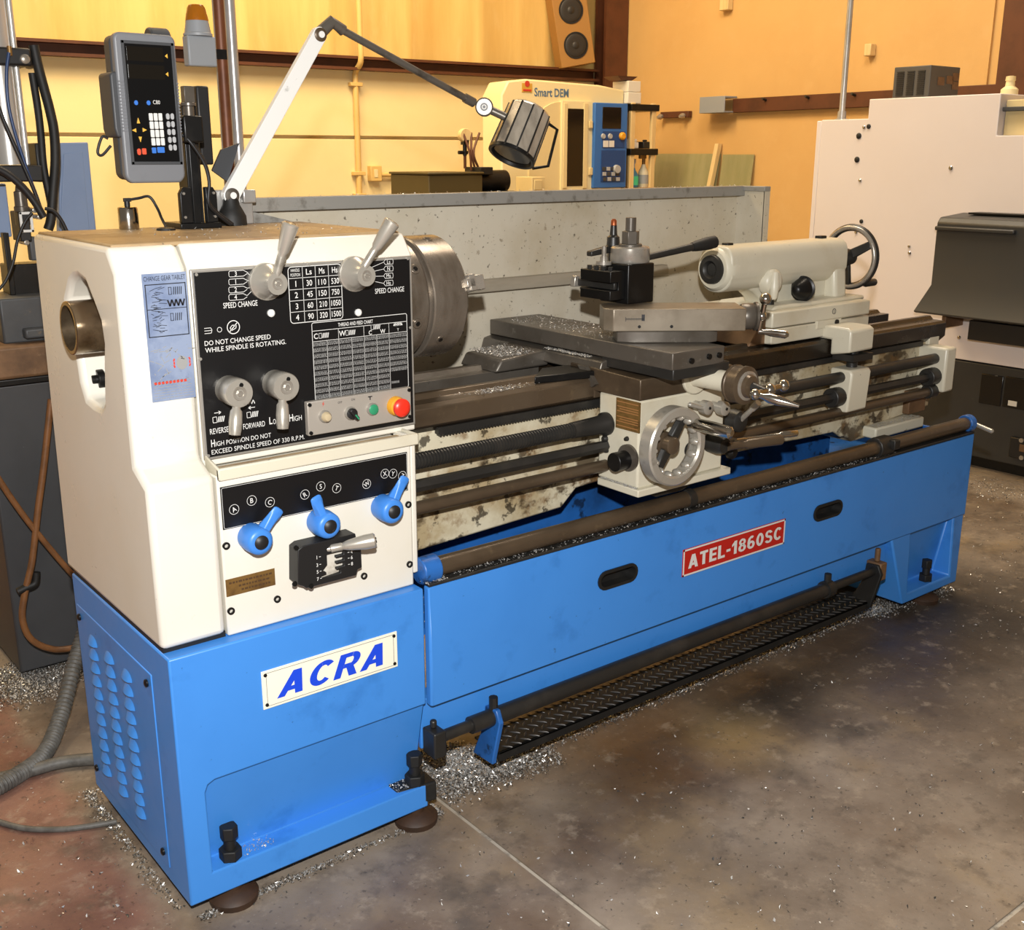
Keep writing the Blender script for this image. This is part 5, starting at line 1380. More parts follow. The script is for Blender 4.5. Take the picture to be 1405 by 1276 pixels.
# ---- halogen work lamp
YLm = .535
LP = thing('work_lamp', V((P(316, 296, Y=YLm).x, YLm, ZH)), 'jointed machine work lamp with white arm and ribbed steel head', 'lamp')
pv = P(316, 268, Y=YLm); tp = P(437, 48, Y=YLm)
obj('boot', MB().lathe((pv.x, YLm, ZH), (pv.x, YLm, 9), [(0, .034), (.02, .033), (.034, .026), (.045, .02), (pv.z-ZH, .016)], 20), M['rubber'], LP)
d = (tp-pv).normalized(); nr = V((-d.z, 0, d.x)); L = (tp-pv).length
def bar(p, q, w0, w1, y0, y1, k=8):
    d = (q-p).normalized(); nr = V((-d.z, 0, d.x)); pts = []
    a0 = atan2(nr.z, nr.x)
    for i in range(k+1): a = a0+pi*i/k; pts.append((p.x+w0*cos(a), p.z+w0*sin(a)))
    for i in range(k+1): a = a0+pi+pi*i/k; pts.append((q.x+w1*cos(a), q.z+w1*sin(a)))
    return MB().prism(pts, 'y', y0, y1)
obj('lower_arm', bar(pv, tp, .0195, .0175, YLm-.009, YLm+.009), M['lampwhite'], LP, .0015)
obj('rear_channel', MB().prism([(pv.x-.035, pv.z+.055), (pv.x-.01, pv.z+.10), (pv.x+.035, pv.z+.115), (pv.x+.0, pv.z+.03)], 'y', YLm+.009, YLm+.016), M['darkgreyplastic'], LP)
jt = obj('pivot', MB().lathe((pv.x, YLm-.008, pv.z), (pv.x, -9, pv.z), [(0, .0165), (.005, .0165), (.006, .012), (.007, .012), (.008, .007)], 22), M['greysteel'], LP)
obj('pivot_cap', MB().cyl((pv.x, YLm-.014, pv.z), (pv.x, YLm-.018, pv.z), .0075, seg=16), M['lampwhite'], jt)
obj('pivot_bracket', MB().box(pv.x+.03, pv.x+.062, YLm-.004, YLm+.012, pv.z-.018, pv.z+.012).box(pv.x-.05, pv.x+.06, YLm+.012, YLm+.03, ZH, pv.z+.012), M['galv'], LP, .003)
jt2 = obj('elbow_pivot', MB().lathe((tp.x, YLm-.008, tp.z), (tp.x, -9, tp.z), [(0, .0155), (.004, .0155), (.006, .012)], 22), M['brownsteel'], LP)
obj('pivot_cap', MB().cyl((tp.x, YLm-.0135, tp.z), (tp.x, YLm-.017, tp.z), .0075, seg=16), M['lampwhite'], jt2)
e1 = P(455, 30, Y=YLm); e2 = P(471, 42, Y=YLm); e3 = P(650, 141, Y=YLm-.01)
obj('elbow', MB().tube([tp+V((-.004, .006, -.004)), e1, e2], lambda t: .0155-.002*t, 14, 1), M['lamprod'], LP)
obj('upper_rod', MB().cyl(e2, e3, .0088, seg=18), M['lamprod'], LP)
kj = P(664.5, 147, Y=YLm-.02)
obj('rod_socket', MB().cyl(e3+(e2-e3).normalized()*.03, e3, .012, seg=18), M['lamprod'], LP)
vk = V((.62, .785, 0)).normalized()
kn = obj('knuckle', MB().lathe(kj+vk*.018, kj-vk, [(0, .020), (.002, .0235), (.032, .0235), (.035, .020)], 28), M['lamprod'], LP)
obj('knuckle_screw', MB().pipe(kj-vk*.0165, kj-vk*.0195, .010, .006, 16).cyl(kj-vk*.016, kj-vk*.019, .0045, seg=6), M['blackmetal'], kn)
hb = P(727, 152, Y=.475); hf = P(702, 214, Y=.468)
dh = (hf-hb).normalized(); Lh = (hf-hb).length; RH = .0625
sd_ = P(688, 158, Y=.49)
obj('neck', MB().cyl(kj+(sd_-kj).normalized()*.018, sd_+(sd_-kj).normalized()*.02, .0105, seg=16), M['lamprod'], LP)
Lh2 = Lh
shd = obj('lamp_head', MB().lathe(hb, hf, [(-.004, RH*.80), (0, RH*.88), (.006, RH*.95), (Lh2-.004, RH*1.0)], 12, True, False, .12), M['lampsteel'], LP, 0, 2, 20)
p0, dvec, ex, ey = MB()._frame(hb, hf)
for k in range(12):
    mb = MB()
    a = .12+2*pi*k/12; e = ex*cos(a)+ey*sin(a); tg = -ex*sin(a)+ey*cos(a)
    q0 = hb+e*(RH*.93)+dh*.004; q1 = hf+e*(RH*1.0)
    vs = []
    for q in (q0, q1):
        vs += [q+tg*.0022-e*.004, q+tg*.0022+e*.0022, q-tg*.0022+e*.0022, q-tg*.0022-e*.004]
    mb._add(vs, [(0, 1, 2, 3), (7, 6, 5, 4), (0, 4, 5, 1), (1, 5, 6, 2), (2, 6, 7, 3), (3, 7, 4, 0)])
    obj('cooling_rib', mb, M['darksteel'], shd)
bz = obj('bezel', MB().lathe(hf, hf+dh, [(-.006, RH*1.0), (-.006, RH*1.03), (.003, RH*1.03), (.004, RH*.98), (.003, RH*.90), (-.02, RH*.72), (-.03, RH*.3)], 36, False, True), M['blackmetal'], LP)
obj('lens', MB().lathe(hf, hf+dh, [(-.006, RH*.80), (-.003, RH*.80)], 32), M['glassdark'], bz)
# carrying loop on the far side of the head
sx_ = (P(760, 180, Y=.46)-P(735, 170, Y=.46)).normalized()
l0 = P(753, 170, Y=.455); l1 = P(764.5, 178, Y=.445); l2 = P(752, 228, Y=.42); l3 = P(731, 231, Y=.425)
obj('carry_loop', MB().tube([l0, l1, l2, l3], .0042, 8, 1), M['blackmetal'], LP)

# ================================================================ LEFT OF THE LATHE
# ---- pipes rising behind the headstock
def vpipe(name, u, Y, r, m, label):
    x = P(u, 120, Y=Y).x
    return tag(obj(name, MB().cyl((x, Y, 0), (x, Y, 3.2), r, seg=24), m), label, 'pipe')
vpipe('standing_pipe', 322, 1.02, .0145, M['galv'], 'shiny galvanised pipe standing upright behind the headstock')
vpipe('standing_pipe', 307.5, .98, .0135, M['rustpipe'], 'rust-brown pipe standing upright behind the digital readout')
vpipe('standing_pipe', 304, 1.09, .011, M['galv'], 'thin grey pipe half hidden behind the rust-brown pipe')
# ---- amber beacon on its grey box, held by the brown pipe
YBc = .93
a, b = P(257, 50, Y=YBc), P(299, 92, Y=YBc)
BC = thing('warning_beacon', V((a.x, YBc, b.z)), 'amber warning beacon on a small grey box fixed to the brown pipe', 'beacon')
obj('box', MB().box(a.x, b.x, YBc, YBc+.035, b.z, a.z+.004), M['beacongrey'], BC, .004)
obj('pipe_strap', MB().box(b.x-.02, P(307.5, 70, Y=.98).x, YBc+.034, YBc+.048, (a.z+b.z)/2-.012, (a.z+b.z)/2+.012), M['blackmetal'], BC)
cxb = P(275, 40, Y=YBc).x; zb0 = P(275, 49, Y=YBc).z; zb1 = P(275, 28, Y=YBc).z; zb2 = P(275, 5, Y=YBc).z
yb2 = YBc+.018
obj('lamp_base', MB().lathe((cxb, yb2, zb0), (cxb, yb2, 9), [(0, .036), (.006, .036), (.008, .033), (zb1-zb0, .028)], 28), M['beacongrey'], BC)
obj('dome', MB().lathe((cxb, yb2, zb1), (cxb, yb2, 9), [(0, .0285), (.006, .028), ((zb2-zb1)*.8, .022), ((zb2-zb1)*.95, .018), (zb2-zb1, .008)], 28), M['amber'], BC)

# ---- milling machine and its cabinet behind the lathe's end
YM = 1.35
MM = thing('milling_machine', (.15, YM+.2, 0), 'dark milling machine with bright column, cables and slate-blue guard behind the headstock', 'machine')
zcb = P(50, 524, Y=YM).z
obj('cabinet', MB().box(.033, .75, YM, YM+.9, .02, zcb), M['cabinet'], MM, .006)
obj('cabinet_top', MB().box(.02, .76, YM-.02, YM+.92, zcb, zcb+.02), M['blackmetal'], MM, .004)
def PM(u, v, dy=0): return P(u, v, Y=YM+dy)
a, b = PM(-12, 470), PM(62, 522)
obj('rusty_table', MB().box(-.12, .7, YM-.02, YM+.25, zcb+.018, PM(30, 472).z), M['rustiron'], MM, .01)
a, b = PM(2, 412), PM(60, 470)
obj('vise', MB().box(a.x, .45, YM+.03, YM+.22, b.z, a.z).box(PM(34, 452).x, .45, YM+.0, YM+.04, PM(34, 466).z, PM(34, 452).z), M['millgrey'], MM, .006)
obj('vise_jaw', MB().box(PM(26, 370).x, .45, YM+.12, YM+.2, a.z-.01, PM(26, 368).z), M['blackmetal'], MM, .004)
obj('spindle_post', MB().box(PM(21, 350).x, PM(29, 350).x, YM+.1, YM+.13, a.z, PM(25, 322).z), M['blackmetal'], MM, .002)
# bright column
xa, xb = PM(-2, 120).x, PM(36, 120).x
zc0, zc1 = PM(30, 226).z, 2.6
obj('column', MB().cyl(((xa+xb)/2-.012, YM+.06, zc0), ((xa+xb)/2-.012, YM+.06, zc1), .034, seg=32).cyl((xb-.006, YM+.05, zc0), (xb-.006, YM+.05, zc1), .008, seg=14).cyl((xa-.02, YM+.07, zc0), (xa-.02, YM+.07, zc1), .012, seg=16), M['ram'], MM)
a, b = PM(-14, 63), PM(45, 91)
kc = obj('clamp_band', MB().box(a.x, b.x, YM+.0, YM+.12, b.z, a.z), M['blackplastic'], MM, .006)
p = PM(34, 81); obj('clamp_bolt', MB().lathe((p.x, YM+.0, p.z), (p.x, -9, p.z), [(0, .013), (.006, .012), (.009, .007)], 16), M['steel'], kc)
p = PM(12, 70); obj('hose_fitting', MB().cyl((p.x, YM-.008, p.z-.012), (p.x, YM-.008, p.z+.012), .006), M['brass'], kc)
obj('clamp_lug', MB().box(PM(45, 68).x, PM(57, 68).x, YM+.01, YM+.10, PM(50, 92).z, PM(50, 66).z), M['blackplastic'], MM, .008)
a, b = PM(-14, 227), PM(60, 249)
obj('lower_block', MB().box(a.x, b.x, YM+.0, YM+.14, b.z, a.z), M['blackplastic'], MM, .004)
a, b = PM(52, 196), PM(66, 250)
obj('side_block', MB().box(a.x, b.x, YM+.03, YM+.14, b.z, a.z), M['blackplastic'], MM, .004)
# slate-blue guard panel with raised margin
c_ = [PM(80, 196, .2), PM(121, 195, .2), PM(133, 322, .2), PM(82, 322, .2)]
mb = MB().prism([(q.x, q.z) for q in c_], 'y', YM+.2, YM+.235)
gp = obj('guard_panel', mb, M['millblue'], MM, .004)
q = [PM(87, 211, .2), PM(113, 208, .2), PM(123, 322, .2), PM(82, 322, .2)]
obj('panel_recess', MB().prism([(k.x, k.z) for k in q], 'y', YM+.196, YM+.2), M['millblue'], gp, .003)
a, b = PM(-14, 252, .15), PM(17, 325, .15)
obj('guard_panel', MB().box(a.x, b.x, YM+.15, YM+.19, b.z, a.z), M['millblue'], MM, .004)
# quill nose with handle and bolts under the column
a = PM(27, 262); b = PM(27, 300)
obj('quill_nose', MB().lathe((a.x, YM, a.z+.02), (a.x, YM, 0), [(0, .008), (.02, .012), (.022, .016), (.06, .017), (.062, .02), (.11, .02)], 20), M['greysteel'], MM)
a, b = PM(20, 290), PM(40, 330)
qb = obj('quill_block', MB().box(a.x, b.x, YM-.03, YM+.05, b.z, a.z), M['blackplastic'], MM, .003)
obj('white_clip', MB().rect_ring(PM(22, 300).x, PM(40, 300).x, YM-.03, PM(30, 318).z, PM(30, 290).z, .007, .006), M['print'], qb, .001)
for (u, v) in ((43, 288), (50, 297), (32, 332)):
    p = PM(u, v); obj('bolt', MB().lathe((p.x, YM+.02, p.z), (p.x, -9, p.z), [(0, .007), (.055, .007), (.056, .0045), (.052, .004)], 12), M['steel'], qb)
obj('quill_tip', MB().box(PM(40, 330).x, PM(52, 330).x, YM-.0, YM+.03, PM(45, 358).z, PM(45, 325).z), M['millgrey'], MM, .004)
# cables and hoses
def hose(name, px, r, m, dy=-.04, sub=6, parent=MM, seg=10):
    return obj(name, MB().tube([PM(u, v, dy) for u, v in px], r, seg, sub), m, parent)
hose('cable_conduit', [(46, 62), (52, 90), (60, 120), (68, 150), (74, 180), (76, 220), (73, 262), (70, 300), (66, 315)], .013, M['rubber'], .02)
hose('cable_conduit', [(44, 100), (52, 150), (56, 185), (60, 230), (70, 280)], .010, M['rubber'], .03)
hose('air_tube', [(12, 72), (9, 100), (11, 140), (20, 180), (36, 230), (50, 268), (56, 285)], .0042, M['bluecable'])
hose('cable', [(-8, 130), (5, 165), (20, 200), (40, 245), (52, 275), (58, 295)], .005, M['cable'])
hose('cable', [(-10, 228), (12, 240), (32, 258), (48, 278), (60, 298)], .010, M['cable'], -.05)
hose('cable', [(62, 286), (74, 290), (84, 302), (92, 318)], .005, M['cable'], -.05)
hose('cable', [(44, 292), (34, 305), (24, 330), (18, 360), (8, 385), (-4, 400)], .004, M['cable'], -.06)
# brown coolant hoses hanging before the cabinet
HB = thing('coolant_hose', (.05, 1.28, 0), 'brown rubber coolant hoses hanging before the charcoal cabinet', 'hose')
def PH(u, v, Y=1.27): return P(u, v, Y=Y)
obj('hose', MB().tube([PH(70, 548), PH(60, 640), PH(52, 700), PH(44, 770), PH(34, 815), PH(31, 850), PH(44, 878), PH(75, 891), PH(112, 887)], .0095), M['brownhose'], HB)
obj('hose', MB().tube([PH(-8, 648), PH(20, 690), PH(50, 730), PH(92, 780), PH(120, 810)], .0085), M['brownhose'], HB)
obj('hose_tie', MB().tube([PH(24, 812), PH(36, 806), PH(48, 800), PH(50, 785)], .011), M['rubber'], HB)

# ---- hoses on the red floor
def fl(u, v, r): p = P(u, v, Z=r); return p
pts = [P(112, 945, X=.14), P(100, 975, X=.02)]
a0 = fl(60, 1035, .022); a1 = fl(20, 1066, .022); a2 = fl(-40, 1100, .022)
path = [V((.2, a0.y+.35, .22)), V((.12, a0.y+.26, .13)), V((.03, a0.y+.12, .05)), a0, a1, a2]
mb = MB(); mb.tube(path, lambda t: .0205+.002*sin(t*2*pi*64), 12, 80)
tag(obj('corrugated_hose', mb, M['greyhose']), 'thick grey corrugated hose coming from behind the blue pedestal onto the red floor', 'hose')
pp = [fl(175, 1040, .016), fl(120, 1042, .016), fl(80, 1047, .016), fl(40, 1058, .016), fl(0, 1068, .016), fl(-50, 1080, .016)]
pp = [p+V((0, .0, 0)) for p in pp]
tag(obj('floor_conduit', MB().tube(pp, .016, 12), M['greyhose']), 'smooth grey hose lying flat on the red floor behind the corrugated hose', 'hose')
tag(obj('floor_cable', MB().tube([fl(-20, 1122, .007), fl(30, 1136, .007), fl(80, 1138, .007), fl(120, 1134, .007), fl(160, 1127, .007)], .007, 10), M['greyhose']), 'thin dark cable lying on the red floor beside the louvred end panel', 'cable')

# ================================================================ BACKGROUND MACHINES
# ---- cream cabinet machine by the back corner
TE = T-1.05
def E_(u, v, off=0): s_, z_ = PT(u, v, TE-off); return s_, z_
s0, z1 = E_(688, 110); s1, _ = E_(856.5, 120)
ED = thing('cream_machine', WM @ V(((s0+s1)/2, TE+.4, 0)), 'cream industrial machine with dark door window and blue control panel in the corner', 'machine')
ztop = E_(760, 110)[1]
body = MB().prism([(s0+.03, .05), (s0, .1), (s0, ztop-.12), (s0+.06, ztop-.02), (s0+.22, ztop), (s1-.25, ztop-.02), (s1, ztop-.05), (s1, .05)], 'y', TE, TE+.26)
body.M = Matrix()
body.v = [WM @ v for v in body.v]
obj('body', body, M['machinecream'], ED, .012)
def ebox(name, u0, v0, u1, v1, d0, d1, m, bev=.003, parent=ED):
    a, b = E_(u0, v0), E_(u1, v1)
    return obj(name, MB(WM).box(a[0], b[0], TE-d1, TE-d0, b[1], a[1]), m, parent, bev)
dr = ebox('door', 768, 138, 809, 262, 0, .03, M['machinecream'])
dz = E_(790, 262)[1]-.5
ebox('door_window', 773.5, 149, 797.5, 255, .03, .034, M['glassdark'], .002, dr)
ebox('door_frame', 770, 142, 773.5, 258, .03, .04, M['machinecream2'], .002, dr)
ebox('door_frame', 797.5, 142, 801, 258, .03, .04, M['machinecream2'], .002, dr)
for v in (166, 230): ebox('door_handle', 803.5, v, 808, v+10, .03, .05, M['machinecream2'], .003, dr)
# arched recess above the lamp
a, b = E_(725, 138), E_(768, 262)
arc = [(b[0], b[1]-.4), (b[0], a[1])]+[(a[0]+.30-.30*sin(radians(10*i)), a[1]-.30+.30*cos(radians(10*i))) for i in range(10)]+[(a[0], b[1]-.4)]
mb = MB(WM).prism(arc, 'y', TE-.012, TE+.01); obj('side_door', mb, M['machinecream2'], ED, .004)
cp = ebox('control_panel', 810, 141, 852, 257, 0, .06, M['bluepanel'], .006)
ebox('screen', 820, 147, 845, 177, .06, .064, M['glassdark'], .002, cp)
ebox('recess', 820, 180, 850, 203, .06, .064, M['bluepanel2'], .002, cp)
ebox('recess', 818, 206, 850, 249, .06, .064, M['bluepanel2'], .002, cp)
for u in (824, 832): ebox('key_pad', u-3.5, 193, u+3, 202, .064, .07, M['keywhite'], .001, cp)
for u in (827, 836.5):
    s_, z_ = E_(u, 187, .06); obj('jog_dial', MB(WM).lathe((s_, TE-.064, z_), (s_, -99, z_), [(0, .022), (.012, .018)], 12), M['keygrey'], cp)
s_, z_ = E_(846, 187); obj('stop_button', MB(WM).lathe((s_, TE-.06, z_), (s_, -99, z_), [(0, .03), (.02, .03), (.03, .02)], 14), M['yellow'], cp)
for i in range(4):
    for j in range(3):
        ebox('panel_key', 819+i*6+j*.6, 229+j*7, 823.5+i*6+j*.6, 234+j*7, .064, .072, M['keygrey'] if (i+j) % 2 else M['darkgreyplastic'], .001, cp)
obj('control_knob', MB(WM).lathe((E_(838, 232)[0], TE-.06, E_(838, 232)[1]), (E_(838, 232)[0], -99, E_(838, 232)[1]), [(0, .035), (.03, .03)], 14), M['keygrey'], cp)
mb = MB(WM); s_, z_ = E_(733, 125.5); s2_, z2_ = E_(780, 129)
def wtext(mbx, body, s_, t_, z_, w, h, bold=0):
    org = V((s_, t_, z_)); put_text(mbx, body, org, (1, 0, 0), (0, 0, 1), width=w, height=h, bold=bold)
wtext(mb, 'Smart DEM', s_, TE-.002, (z_+z2_)/2-.03, s2_-s_, .062, .02)
obj('lettering', mb, mat('grey_blue_print', '54708C', .5), ED)
a, b = E_(716, 114), E_(730, 127)
em = obj('emblem', MB(WM).box(a[0], b[0], TE-.003, TE, b[1], a[1]), M['goldprint'], ED)
obj('emblem_mark', MB(WM).cyl(((a[0]+b[0])/2, TE-.003, b[1]+.06), ((a[0]+b[0])/2, TE-.005, b[1]+.06), .022, seg=16).box(a[0]+.01, b[0]-.01, TE-.005, TE-.003, b[1]+.008, b[1]+.022), M['redprint'], em)
# ---- storage rack with spray bottles
TRK = TE-.05
def RK(u, v): return PT(u, v, TRK)
zbot = .0
RA = thing('storage_rack', WM @ V((RK(878, 250)[0], TRK+.15, 0)), 'open rack with light posts and dark shelves against the side wall', 'rack')
z143, z203, z258 = RK(878, 143)[1], RK(878, 204)[1], RK(878, 257)[1]
for u in (868, 896.5):
    s_ = RK(u, 200)[0]
    for tt in (TRK, TRK+.28): obj('post', MB(WM).box(s_-.022, s_+.022, tt, tt+.03, 0, z143+.01), M['woodlight'], RA, .003)
sA, sB = RK(867, 200)[0], RK(898.5, 200)[0]
for z in (z143, z203): obj('shelf', MB(WM).box(sA-.02, sB+.03, TRK-.01, TRK+.32, z-.05, z), M['blackmetal'], RA, .004)
obj('shelf', MB(WM).box(sA-.02, sB+.03, TRK-.01, TRK+.32, z258-.05, z258-.003), M['wood'], RA, .004)
obj('back_board', MB(WM).box(sA, sB, TRK+.31, TRK+.33, .3, z143), M['wood'], RA)
c0, c1 = RK(863, 130)[0], RK(881, 130)[0]; zm = z143+.004; zc_ = .085
tag(obj('carton', MB(WM).box(c0, c1, TRK+.01, TRK+.22, zm, zm+zc_), M['paper'], None, .004), 'lower white carton of two stacked on the rack top', 'carton', 'white cartons on the rack top')
tag(obj('carton', MB(WM).box(c0+.005, c1-.003, TRK+.015, TRK+.21, zm+zc_+.003, zm+zc_*2), M['paper'], None, .004), 'upper white carton on the rack top under the dark tray', 'carton', 'white cartons on the rack top')
zm += zc_*2+.003; a_, b_ = RK(850, 112)[0], RK(877, 112)[0]
mb = MB(WM)._add([(a_, TRK+.02, zm+.03), (b_, TRK+.02, zm+.03), (b_-.04, TRK+.04, zm), (a_+.05, TRK+.04, zm), (a_, TRK+.2, zm+.03), (b_, TRK+.2, zm+.03), (b_-.04, TRK+.18, zm), (a_+.05, TRK+.18, zm)], [(0, 1, 2, 3), (7, 6, 5, 4), (0, 4, 5, 1), (1, 5, 6, 2), (2, 6, 7, 3), (3, 7, 4, 0)])
tag(obj('dark_tray', mb, M['brownsteelwork']), 'dark brown tray lying on the white cartons', 'tray')
def bottle(u, m, label, h=.19, capm='bottlewhite'):
    s_ = RK(u, 250)[0]
    base = WM @ V((s_, TRK+.06, z258-.003)); b = thing('spray_bottle', base, label, 'bottle')
    obj('bottle_body', MB().lathe(base, base+V((0, 0, 1)), [(0, .043), (.004, .045), (h*.5, .042), (h*.68, .02), (h*.76, .016)], 18), m, b)
    obj('spray_head', MB().cyl(base+V((0, 0, h*.75)), base+V((0, 0, h*.98)), .014).box(base.x-.05, base.x+.02, base.y-.012, base.y+.012, base.z+h*.94, base.z+h*1.12), M[capm], b, .004)
    return b, base
b, base = bottle(875, M['bottleblue'], 'blue spray bottle with green label on the rack', .2, 'keygrey')
obj('bottle_label', MB().lathe(base+V((0, 0, .02)), base+V((0, 0, 1)), [(0, .0455), (.07, .0445)], 18, False, False), M['bottlegreen'], b)
b, base = bottle(889, M['bottlewhite'], 'cream spray bottle on the rack beside the blue bottle', .24, 'brass')
obj('bottle_label', MB().lathe(base+V((0, 0, .03)), base+V((0, 0, 1)), [(0, .0455), (.07, .0445)], 18, False, False), M['beacongrey'], b)
a = RK(875, 197)
tag(obj('parts_bin', MB(WM).box(a[0]-.05, a[0]+.03, TRK+.02, TRK+.14, z203+.002, z203+.05).box(a[0]-.03, a[0]+.03, TRK+.04, TRK+.12, z203+.05, z203+.075), M['paper'], None, .006), 'small white parts bin on the middle rack shelf', 'bin')
a = RK(889, 199)
tag(obj('tool_case', MB(WM).box(a[0]-.03, a[0]+.07, TRK+.02, TRK+.16, z203+.002, z203+.055).box(a[0]-.02, a[0]+.02, TRK+.03, TRK+.05, z203+.055, z203+.07), M['blackplastic'], None, .006), 'small black tool case on the middle rack shelf', 'case')

# ---- dark bench things seen over the splash guard
TB = 4.3
a, b = PT(588, 240, TB), PT(662, 262, TB)
tag(obj('olive_cabinet', MB(WM).box(a[0], b[0], TB, TB+.5, 0, a[1]).box(a[0]-.01, b[0]+.01, TB-.01, TB+.51, a[1], a[1]+.015), mat('olive_brown_enamel', '4A3E1E', .5), None, .006), 'low olive-brown cabinet behind the splash guard', 'cabinet')
a, b = PT(664, 236, TB), PT(716, 262, TB)
BM = thing('bench_motor', WM @ V(((a[0]+b[0])/2, TB+.2, 0)), 'black motor unit with cables standing beside the olive cabinet', 'motor')
obj('stand', MB(WM).box(a[0]+.02, b[0]-.02, TB+.02, TB+.38, 0, b[1]), M['blackmetal'], BM, .005)
obj('motor_body', MB(WM).cyl((a[0], TB+.2, (a[1]+b[1])/2), (b[0], TB+.2, (a[1]+b[1])/2), (a[1]-b[1])/2+.01, seg=24), M['blackmetal'], BM, .006)
obj('terminal_box', MB(WM).box(a[0]+.04, a[0]+.14, TB+.1, TB+.3, a[1]-.02, a[1]+.03), M['blackplastic'], BM, .005)
for i in range(3):
    s_ = a[0]+.03+i*.035
    obj('cable', MB(WM).tube([(s_, TB+.2, a[1]), (s_-.01-.02*i, TB+.2, a[1]+.12), (s_+.03*(i-1), TB+.25, a[1]+.25)], .008), M['brownsteelwork'], BM)
s_, z_ = PT(667, 185, TB)
# wall fan-like white dial with black knobs left of the cream machine
GA = thing('pressure_gauge', WM @ V((s_, TB+.25, z_)), 'small round gauge with black valve above the bench motor', 'gauge')
obj('gauge_body', MB(WM).cyl((s_, TB+.24, z_), (s_, TB+.28, z_), .045, seg=24), M['woodlight'], GA, .003)
obj('valve', MB(WM).cyl((s_, TB+.26, z_-.045), (s_, TB+.26, z_-.13), .014).cyl((s_-.05, TB+.26, z_-.11), (s_+.02, TB+.26, z_-.11), .012).box(s_-.02, s_+.02, TB+.24, TB+.28, z_-.06, z_-.03), M['blackmetal'], GA)
obj('stem', MB(WM).cyl((s_, TB+.26, a[1]+.02), (s_, TB+.26, z_-.12), .01), M['brownsteelwork'], GA)
a, b = PT(730, 243, TB+.3), PT(748, 262, TB+.3)
tag(obj('switch_cabinet', MB(WM).box(a[0], b[0], TB+.3, TB+.5, 0, a[1]).box(a[0]+.02, b[0]-.03, TB+.294, TB+.3, a[1]-.09, a[1]-.02), M['machinecream2'], None, .005), 'narrow beige switch cabinet between the bench motor and the cream machine', 'cabinet')

# ---- loudspeaker on the girt
TS = T-.06
sL, zL = PT(773, 86, TS-.16); 
K0 = WM @ V((sL+.13, TS-.02, GZ1))
SK = thing('loudspeaker', K0, 'wooden loudspeaker with two black cones perched on the brown girt', 'loudspeaker')
ang = radians(-38)
SMt = Matrix.Translation((K0.x+.03, K0.y-.14, GZ1)) @ Matrix.Rotation(ang+radians(16), 4, 'Z') @ Matrix.Rotation(radians(-10), 4, 'Y')
hwid = .155
zb_ = .012
obj('cabinet', MB(SMt).box(-hwid, hwid, 0, .17, zb_, .95), M['wood'], SK, .006)
for zc, r in ((.175, .108), (.455, .108), (.72, .06)):
    rg = obj('driver_ring', MB(SMt).lathe((0, 0, zc), (0, -9, zc), [(-.002, r), (.006, r), (.006, r*.88), (-.002, r*.86)], 32, True, True), M['blackplastic'], SK)
    obj('cone', MB(SMt).lathe((0, 0, zc), (0, -9, zc), [(.003, r*.86), (.007, r*.78), (-.0, r*.32), (.006, r*.25), (.009, r*.1)], 32), M['cone'], rg)

# ---- fixed to the tan side wall
def RW(u, v, off=0): return PS(u, v, S-off)
a, b = RW(1013, 133), RW(1196, 149)
RL = thing('wall_rail', WM @ V((S, (a[0]+b[0])/2, a[1]-.05)), 'long dark brown rail with pale end bracket on the side wall', 'rail')
zr1, zr0 = (RW(1013, 133)[1]+RW(1196, 129)[1])/2, (RW(1013, 154)[1]+RW(1196, 148)[1])/2
obj('plank', MB(WM).box(S-.06, S-.005, b[0]-1.2, a[0], zr0, zr1), M['brownsteelwork'], RL, .004)
c1, c2 = RW(982, 132, .12), RW(1016, 153, .12)
c1 = (a[0]+.26, 0)
obj('end_bracket', MB(WM).prism([(S-.16, zr1+.02), (S-.02, zr1+.02), (S-.02, zr1+.005), (S-.15, zr1+.005), (S-.15, zr0+.012), (S-.02, zr0+.012), (S-.02, zr0), (S-.16, zr0)], 'y', a[0]-.01, a[0]+.27), M['beacongrey'], RL, .003)
for k in range(4):
    tt = a[0]-.35-.42*k; obj('hook', MB(WM).cyl((S-.06, tt, (zr0+zr1)/2+.03), (S-.10, tt, (zr0+zr1)/2+.04), .01, seg=8), M['darksteel'], RL)
a, b = RW(912, 154), RW(950, 161)
HKR = thing('hook_bar', WM @ V((S, (a[0]+b[0])/2, a[1])), 'short dark hook bar on the side wall above the acrylic sheets', 'bracket')
obj('bar', MB(WM).box(S-.05, S-.005, b[0], a[0], b[1], a[1]), M['brownsteelwork'], HKR, .004)
for tt in (a[0]-.02, b[0]+.05): obj('hook', MB(WM).lathe((S-.05, tt, (a[1]+b[1])/2-.01), (S-.10, tt, (a[1]+b[1])/2-.02), [(0, .02), (.02, .024), (.05, .012)], 12), M['steel'], HKR)
for (u0, v0, u1, v1, lb) in ((1193.5, 61, 1201.5, 77, 'small cream switch box alone on the side wall above the rail'), (995, -6, 1006, 14, 'cream junction box near the top of the side wall'), (853, -4, 862, 25, 'narrow cream conduit end beside the corner column')):
    a, b = RW(u0, v0), RW(u1, v1)
    q = obj('switch_box', MB(WM).box(S-.06, S-.002, b[0], a[0], b[1], a[1]), M['woodlight'], None, .006)
    tag(q, lb, 'switch box')
